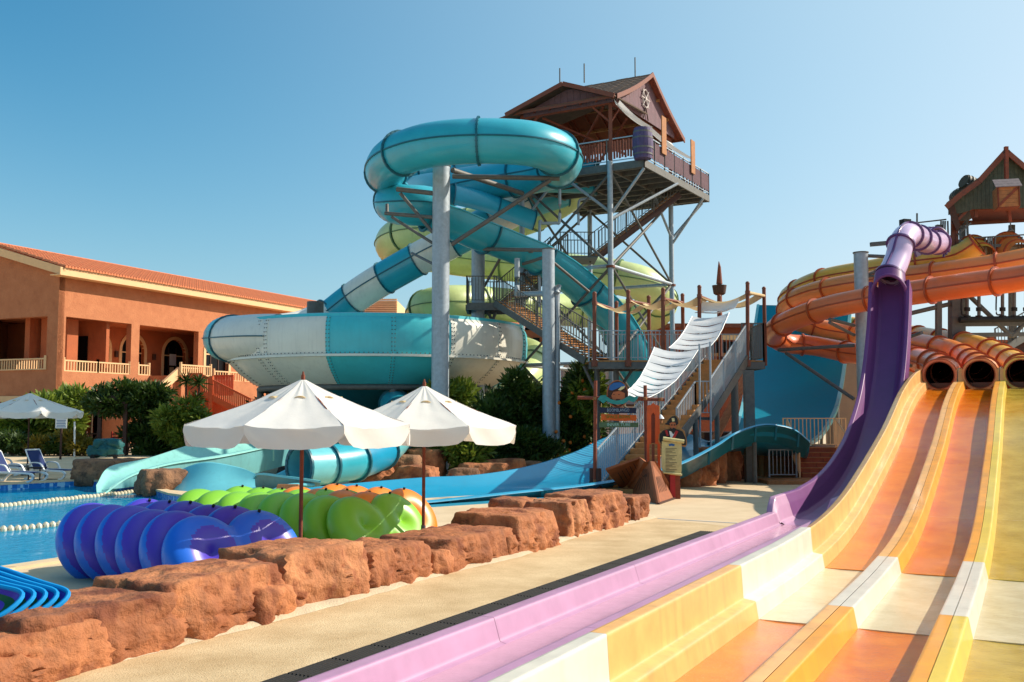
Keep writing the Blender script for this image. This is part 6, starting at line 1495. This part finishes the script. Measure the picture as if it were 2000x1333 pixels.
balus(B(-.05,g1,ZF_+.1), B(-.05,g2,ZF_+.1))
balus(B(tpx(352),-.05,ZF_), B(tpx(386),-.05,ZF_)); balus(B(tpx(395),-1.2,ZF_-.2), B(tpx(450),-1.2,ZF_-.2), .3); balus(B(tpx(455),-1.2,ZF_-.2), B(tpx(490),-1.2,ZF_-.2), .4)
# projecting landing block with stair going down left
t292, t352 = tpx(292), tpx(352)
bbox_('landing_block', t292, t352, -3.2, 0, 0, ZF_-.02, m_stucco); balus(B(t292,-3.1,ZF_), B(t352,-3.1,ZF_)) 
build('stair_flank', MB().prism([B(t292,-3.0,ZF_-.2), B(t292,-3.0,ZF_+.6), B(t292-4.6,-3.0,2.8), B(t292-4.6,-3.0,2.0)], BI*.25), m_cream, tb, smooth=False)
build('stair_flank', MB().prism([B(t292,-2.7,ZF_-.3), B(t292-4.6,-2.7,2.0), B(t292-4.6,-2.7,0), B(t292,-2.7,0)], BI*2.6), m_stucco, tb, smooth=False)
bbox_('terrace_block', t352, TE, -2.4, 0, 0, ZF_-.22, m_stucco); bbox_('terrace_block', tpx(455), TE, -6, -2.4, 0, ZF_-1.6, m_cream)
# brown balustrade above, and the red-brown wooden stair
rs = thing('wooden_staircase', B(t352, -6, 0), 'red-brown wooden staircase with dense balusters descending right beside the terracotta building', 'staircase')
wb = mesh_of('baluster', MB().box((0,0,.5), (.09,.05,1.0)), m_orangew, False)
SY = 66.0
def Pw(px, py, Y=SY): return P(px, py, Y)
def brow(a, b, n_):
    a = Vector(a); b = Vector(b); d = b-a; rz = math.atan2(d.y, d.x)
    for k in range(n_): inst(wb, 'baluster', rs, a+d*((k+.5)/n_), rz)
    build('handrail', MB().bar(a+Z*1.03, b+Z*1.03, .14, .12), m_orangew, rs, smooth=False); build('stringer', MB().bar(a-Z*.15, b-Z*.15, .12, .35), m_orangew, rs, smooth=False)
brow(Pw(366,761), Pw(394,761), 9); brow(Pw(394,763), Pw(490,811), 26); brow(Pw(418,764,68), Pw(456,764,68), 12)
for x in (366, 394, 413): build('post', MB().bar(Pw(x, 735), Vector((Pw(x,735).x, SY, 0)), .22, .22), m_orangew, rs, smooth=False)
for k in range(9):
    x0_ = 366+k*13.5; y0_ = 768+max(0, x0_-394)*.50
    build('side_board', MB().prism([Pw(x0_,y0_,SY+.4), Pw(x0_+13,y0_+(6.5 if x0_ > 393 else 0),SY+.4), Pw(x0_+13,850,SY+.4), Pw(x0_,850,SY+.4)], (0,.08,0)), m_orangew, rs, smooth=False)
for k in range(14): a = Pw(398+k*6.8, 766+k*3.4); build('tread', MB().box((a.x, SY+.9, a.z), (.3, 1.6, .06)), m_orangew, rs, smooth=False)

# ================================================================ foliage
def leaves(mb, c, rad, n, size, seed, shell=.55, droop=0.0, clump=9, long=1.9):
    rnd_ = random.Random(seed); c = Vector(c); rx, ry, rz = rad
    cl = []
    for _ in range(clump):
        a = rnd_.uniform(0, 2*math.pi); zz = rnd_.uniform(-.7, 1); q = math.sqrt(max(0, 1-zz*zz)); k = rnd_.uniform(.45, .85)
        cl.append(Vector((q*math.cos(a)*k, q*math.sin(a)*k, zz*k)))
    for i in range(n):
        cc_ = cl[rnd_.randrange(clump)] if rnd_.random() < .8 else Vector((0,0,0))
        a = rnd_.uniform(0, 2*math.pi); zz = rnd_.uniform(-1, 1); q = math.sqrt(1-zz*zz); rr = (shell+(1-shell)*rnd_.random())*.5 if cc_.length > 0 else .62*rnd_.random()**.4
        d = Vector((q*math.cos(a), q*math.sin(a), zz)); v = cc_+d*rr*rnd_.uniform(.75, 1.15)
        p = c+Vector((v.x*rx, v.y*ry, v.z*rz))
        s = size*rnd_.uniform(.6, 1.3); t = (d+Vector((rnd_.uniform(-.8,.8), rnd_.uniform(-.8,.8), rnd_.uniform(-.5,.9)-droop))).normalized(); w = t.cross(Vector((rnd_.uniform(-1,1), rnd_.uniform(-1,1), rnd_.uniform(-1,1)))).normalized()*s*.28
        mb.add([p, p+t*s*long*.5+w, p+t*s*long, p+t*s*long*.5-w], [(0,1,2,3)])
def bush(name, c, rad, n, size, m_, label, cat, seed, trunk=None, group=None, extra=(), droop=0.0):
    base_ = Vector((c[0], c[1], 0)); t = thing(name, base_, label, cat, group)
    mb = MB(); leaves(mb, c, rad, n, size, seed, droop=droop)
    for (dx, dy, dz, f) in extra: leaves(mb, (c[0]+dx, c[1]+dy, c[2]+dz), [r*f for r in rad], int(n*f*f), size, seed+int(abs(dx*9)+dz*3)+1, droop=droop)
    build('crown' if trunk else 'foliage', mb, m_, t, smooth=False)
    rnd_ = random.Random(seed); tr_n = 3 if trunk is None else 1
    for k in range(5 if trunk is None else 4):
        a = rnd_.uniform(0, 6.28); tip = Vector((c[0]+math.cos(a)*rad[0]*.5, c[1]+math.sin(a)*rad[1]*.5, c[2]+rad[2]*rnd_.uniform(-.1,.5)))
        st_ = base_ if trunk is None else Vector((c[0], c[1], c[2]-rad[2]*.55)); build('branch', MB().cyl(st_, tip, .05 if trunk is None else .06, .015, n=6), m_bark, t)
    if trunk: build('trunk', MB().cyl(base_, (c[0], c[1], c[2]-rad[2]*.4), trunk, trunk*.6, n=10), m_bark, t)
    return t
def Bp(px, py, Y): v = P(px, py, Y); return (v.x, v.y, v.z)
u = lambda px_, Y: px_*Y/F
bush('oleander_bush', Bp(908,880,36.5), (u(56,36.5),1.1,u(52,36.5)), 5200, .17, m_leafm, 'bright green oleander bush at the foot of the tallest front pillar', 'bush', 11, droop=.1)
bush('evergreen_tree', Bp(1008,838,40.5), (u(72,40.5),1.3,u(92,40.5)), 9000, .18, m_leafd, 'tall dark evergreen between the bowl slide and the second pillar', 'tree', 12, trunk=.12, extra=((.2,0,1.1,.6),(-.6,0,-.4,.6)))
ot = bush('orange_tree', Bp(1128,810,40.5), (u(58,40.5),1.2,u(100,40.5)), 8500, .17, m_leafd, 'dark citrus tree dotted with orange fruit left of the entrance sign', 'tree', 13, trunk=.1, extra=((.3,0,-1.1,.6),(.2,-.1,.8,.5)))
rnd_ = random.Random(5)
fm = mesh_of('orange_fruit', MB().ball((0,0,0), .075, 8, 6), mat('orange_peel', (214,110,30), .5))
for k in range(22): a = P(1128+rnd_.uniform(-42,48), 812+rnd_.uniform(-70,80), 39.5+rnd_.uniform(-.3,.2)); inst(fm, 'orange_fruit', ot, a)
mb = MB(); lv = Bp(1128,800,40.5); leaves(mb, Bp(1150,780,40), (u(36,40),.9,u(60,40)), 3200, .16, 77); build('painted_sun_twigs', mb, m_leafm, ot, smooth=False)  # lighter leaf green puts sunlight into the colour of these twigs
bush('leafy_bush', Bp(868,775,41.5), (u(60,41.5),1.0,u(36,41.5)), 4200, .18, m_leafm, 'light green foliage showing between the two parasol tops and the bowl', 'bush', 14)
bush('leafy_bush', Bp(815,790,43), (u(48,43),1.0,u(40,43)), 3600, .18, m_leafm, 'green foliage under the bowl slide left of the tallest pillar', 'bush', 15)
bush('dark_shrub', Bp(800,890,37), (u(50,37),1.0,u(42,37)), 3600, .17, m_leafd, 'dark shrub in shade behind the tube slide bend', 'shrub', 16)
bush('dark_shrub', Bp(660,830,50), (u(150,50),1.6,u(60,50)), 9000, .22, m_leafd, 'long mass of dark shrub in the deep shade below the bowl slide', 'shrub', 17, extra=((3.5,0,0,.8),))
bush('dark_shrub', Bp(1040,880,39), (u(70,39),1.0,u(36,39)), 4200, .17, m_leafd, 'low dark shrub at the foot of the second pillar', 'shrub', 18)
# left garden
bush('round_tree', Bp(90,805,60), (u(80,60),2.2,u(48,60)), 9000, .26, m_leafm, 'rounded yellow-green tree behind the small parasol at left', 'tree', 21, trunk=.15, extra=((.5,0,-1.2,.7),))
bush('arch_hedge', Bp(262,790,58), (u(72,58),1.3,u(38,58)), 9500, .2, m_leafd, 'dark clipped hedge arching over the brown trellis gateway', 'hedge', 22, extra=((1.3,.1,-1.6,.75),(1.5,0,-2.9,.6),(-1.6,0,.1,.6)))
bush('leafy_shrub', Bp(355,828,57), (u(50,57),1.3,u(40,57)), 6500, .2, m_leafm, 'mid green rounded shrub right of the hedge arch', 'shrub', 23, extra=((.3,0,-.9,.7),))
bush('leafy_shrub', Bp(410,850,56), (u(40,56),1.0,u(26,56)), 2800, .2, m_leafd, 'dark low shrub at the left rim of the near parasol', 'shrub', 28)
for i, (px, py, rx, rz_, mm, lb) in enumerate([(25,868,38,20,m_leafd,'dark green low hedge at the left edge behind the loungers'),(85,868,36,18,m_leafy,'yellow-green low shrub left of the notice post'),(135,866,30,19,m_leafy,'yellow low shrub between the notice post and the tarpaulin heap'),(166,872,20,14,m_leafy,'small golden low shrub next to the tarpaulin heap'),(115,872,24,14,m_leafd,'dark low shrub behind the notice post')]):
    bush('low_shrub', Bp(px,py,57), (u(rx,57),.9,u(rz_,57)), 2600, .16, mm, lb, 'shrub', 30+i)
for i, (px, py, lb) in enumerate([(364,745,'spiky dracaena plant left of the wooden staircase posts'),(389,748,'spiky dracaena plant beside the wooden staircase rail'),(384,780,'lower spiky dracaena below the wooden staircase'),(180,790,'thin spiky dracaena left of the hedge arch')]):
    c = P(px, py, 61); t = thing('dracaena', (c.x, c.y, 0), lb, 'plant', 'spiky dracaena plants'); r2 = random.Random(i); mb = MB()
    for k in range(70):
        a = r2.uniform(0, 6.28); e = r2.uniform(-.5, 1.2); d = Vector((math.cos(a)*math.cos(e), math.sin(a)*math.cos(e), math.sin(e))); l_ = r2.uniform(.5, .95); w = d.cross(Z).normalized()*.045
        mb.add([c-w, c+d*l_*.6-w*.8-Z*.02, c+d*l_-Z*.15, c+d*l_*.6+w*.8-Z*.02, c+w], [(0,1,2,3,4)])
    build('leaf_rosette', mb, m_leafd, t, smooth=False); build('stem', MB().cyl((c.x, c.y, 0), c, .06, n=8), m_bark, t)
for px in (163, 182):
    pass
# lattice fence
def fence(px0, px1, Y0, Y1, n, label):
    a, b = P(px0, 888, Y0), P(px1, 888, Y1); a.z = b.z = 0; t = thing('lattice_fence', a, label, 'fence', 'brown lattice fences')
    d = (b-a)/n
    for k in range(n+1): build('post', MB().bar(a+d*k, a+d*k+Z*1.35, .12, .12), m_woodd, t, smooth=False)
    for k in range(n):
        p, q = a+d*k, a+d*(k+1)
        for z in (.15, 1.2): build('rail', MB().bar(p+Z*z, q+Z*z, .06, .08), m_woodd, t, smooth=False)
        build('cross_slat', MB().bar(p+Z*.18, q+Z*1.18, .04, .06), m_woodd, t, smooth=False); build('cross_slat', MB().bar(p+Z*1.18+Vector((0,.05,0)), q+Z*.18+Vector((0,.05,0)), .04, .06), m_woodd, t, smooth=False)
        m_ = (p+q)/2; build('mid_slat', MB().bar(m_+Z*.15, m_+Z*1.2, .04, .05), m_woodd, t, smooth=False)
fence(-40, 190, 60.5, 60, 10, 'brown lattice fence behind the yellow shrubs at left'); fence(248, 420, 58.5, 57, 10, 'brown lattice fence right of the trellis gateway'); fence(250, 380, 62, 60, 6, 'rear lattice fence seen through the hedge arch')
# trellis gateway
ga = thing('trellis_gateway', Vector((P(218,888,57).x, 57, 0)), 'dark brown trellis gateway with curved top under the hedge', 'gateway')
for px in (193, 243):
    for dy in (0, .8): a = P(px, 888, 57+dy); build('post', MB().bar((a.x, 57+dy, 0), (a.x, 57+dy, P(px,788,57).z), .2, .2), m_woodd, ga, smooth=False)
pts_ = [P(188,788,57),P(200,788,57),P(208,780,57),P(218,776,57),P(228,780,57),P(236,788,57),P(250,788,57)]
build('arched_head', MB().sweep(cr(pts_, 5), [(.08,.09),(-.08,.09),(-.08,-.09),(.08,-.09)], closed=True), m_woodd, ga, ang=40)
ch = thing('garden_chair', Vector((P(222,888,58.5).x, 58.5, 0)), 'red wooden chair standing inside the trellis gateway', 'chair'); m_redc = mat('red_chair_paint', (180,40,24), .5)
cx_ = P(222,888,58.5).x
for sx in (-.3, .3):
    build('leg', MB().bar((cx_+sx, 58.3, 0), (cx_+sx, 58.3, .5), .07, .07), m_redc, ch, smooth=False); build('back_post', MB().bar((cx_+sx, 58.9, 0), (cx_+sx, 58.9, 1.35), .07, .07), m_redc, ch, smooth=False)
build('seat', MB().box((cx_, 58.6, .5), (.7,.6,.06)), m_redc, ch, smooth=False)
for k in range(3): build('back_slat', MB().box((cx_, 58.9, .8+.2*k), (.6,.03,.09)), m_redc, ch, smooth=False)
# tarpaulin heap on a trolley
tp = thing('covered_trolley', Vector((P(208,888,53).x, 53, 0)), 'lumpy heap under a teal tarpaulin on a low wheeled trolley before the gateway', 'trolley')
c = P(210, 875, 53)
for i, (dx, dz, sx, sz) in enumerate([(-.35,.0,1.0,.55),(.25,.05,.9,.7),(-.05,.35,1.1,.5),(.45,.35,.6,.5)]):
    mb = MB(); rock_mesh(mb, (c.x+dx, 53, .45+dz), (sx, .9, sz), 0, i+200, 4, rough=.14); build('tarpaulin', mb, m_tarp, tp, ang=80)
build('tray', MB().box((c.x, 53, .2), (1.5,.9,.06)), m_black, tp)
for sx in (-.6, .6): build('wheel', MB().cyl((c.x+sx, 52.6, .12), (c.x+sx, 52.52, .12), .12, n=14), m_black, tp)
# small notice on a post, marker post
t = thing('notice_post', Vector((P(121,888,52).x, 52, 0)), 'white printed notice board on a dark post right of the small parasol', 'sign')
a, b = P(108,837,52), P(131,818,52); build('board', MB().box(((a.x+b.x)/2, 52, (a.z+b.z)/2), (b.x-a.x, .03, b.z-a.z)), m_white, t, smooth=False)
for k in range(5): build('text_line', MB().box(((a.x+b.x)/2, 51.98, b.z-.09-.085*k), ((b.x-a.x)*(.8-.1*(k % 2)), .004, .03)), m_bluep, t, smooth=False)
build('post', MB().bar(Vector(((a.x+b.x)/2, 52.05, 0)), Vector(((a.x+b.x)/2, 52.05, a.z+.1)), .1, .08), m_woodd, t, smooth=False)
a = P(146,870,56); tag(build('marker_post', MB().cyl((a.x, 56, 0), P(146,824,56), .05), m_white), 'thin white marker post behind the shrubs right of the notice', 'post')

# distant low greenery and walls closing the horizon
hz = MB(); r3 = random.Random(3)
for k in range(9):
    x = -150+k*42; leaves(hz, (x, 190+r3.uniform(-12,12), 2.2), (26,6,3.2), 1600, .9, 300+k)
o = build('far_hedges', hz, m_leafd, smooth=False, kind='stuff')
o['label'] = 'low line of far greenery closing the horizon'
# dark soil of the planting beds
m_soil = mat('planting_soil', (70,50,38), .95, nscale=2, namt=.3, bump=(12,.6,.04))
def patch(name, pts, z, m_):
    vs = [G(x, y, z) for x, y in pts]; mb = MB(); mb.add(vs, [tuple(t) for t in tessellate_polygon([vs])]); return build(name, mb, m_, kind='structure', smooth=False)
patch('planting_bed', [(540,925),(760,932),(860,922),(1050,905),(1195,880),(1200,868),(1000,862),(560,862)], .006, m_soil)
patch('planting_bed', [(-60,884),(170,886),(190,878),(-60,872)], .006, m_soil)
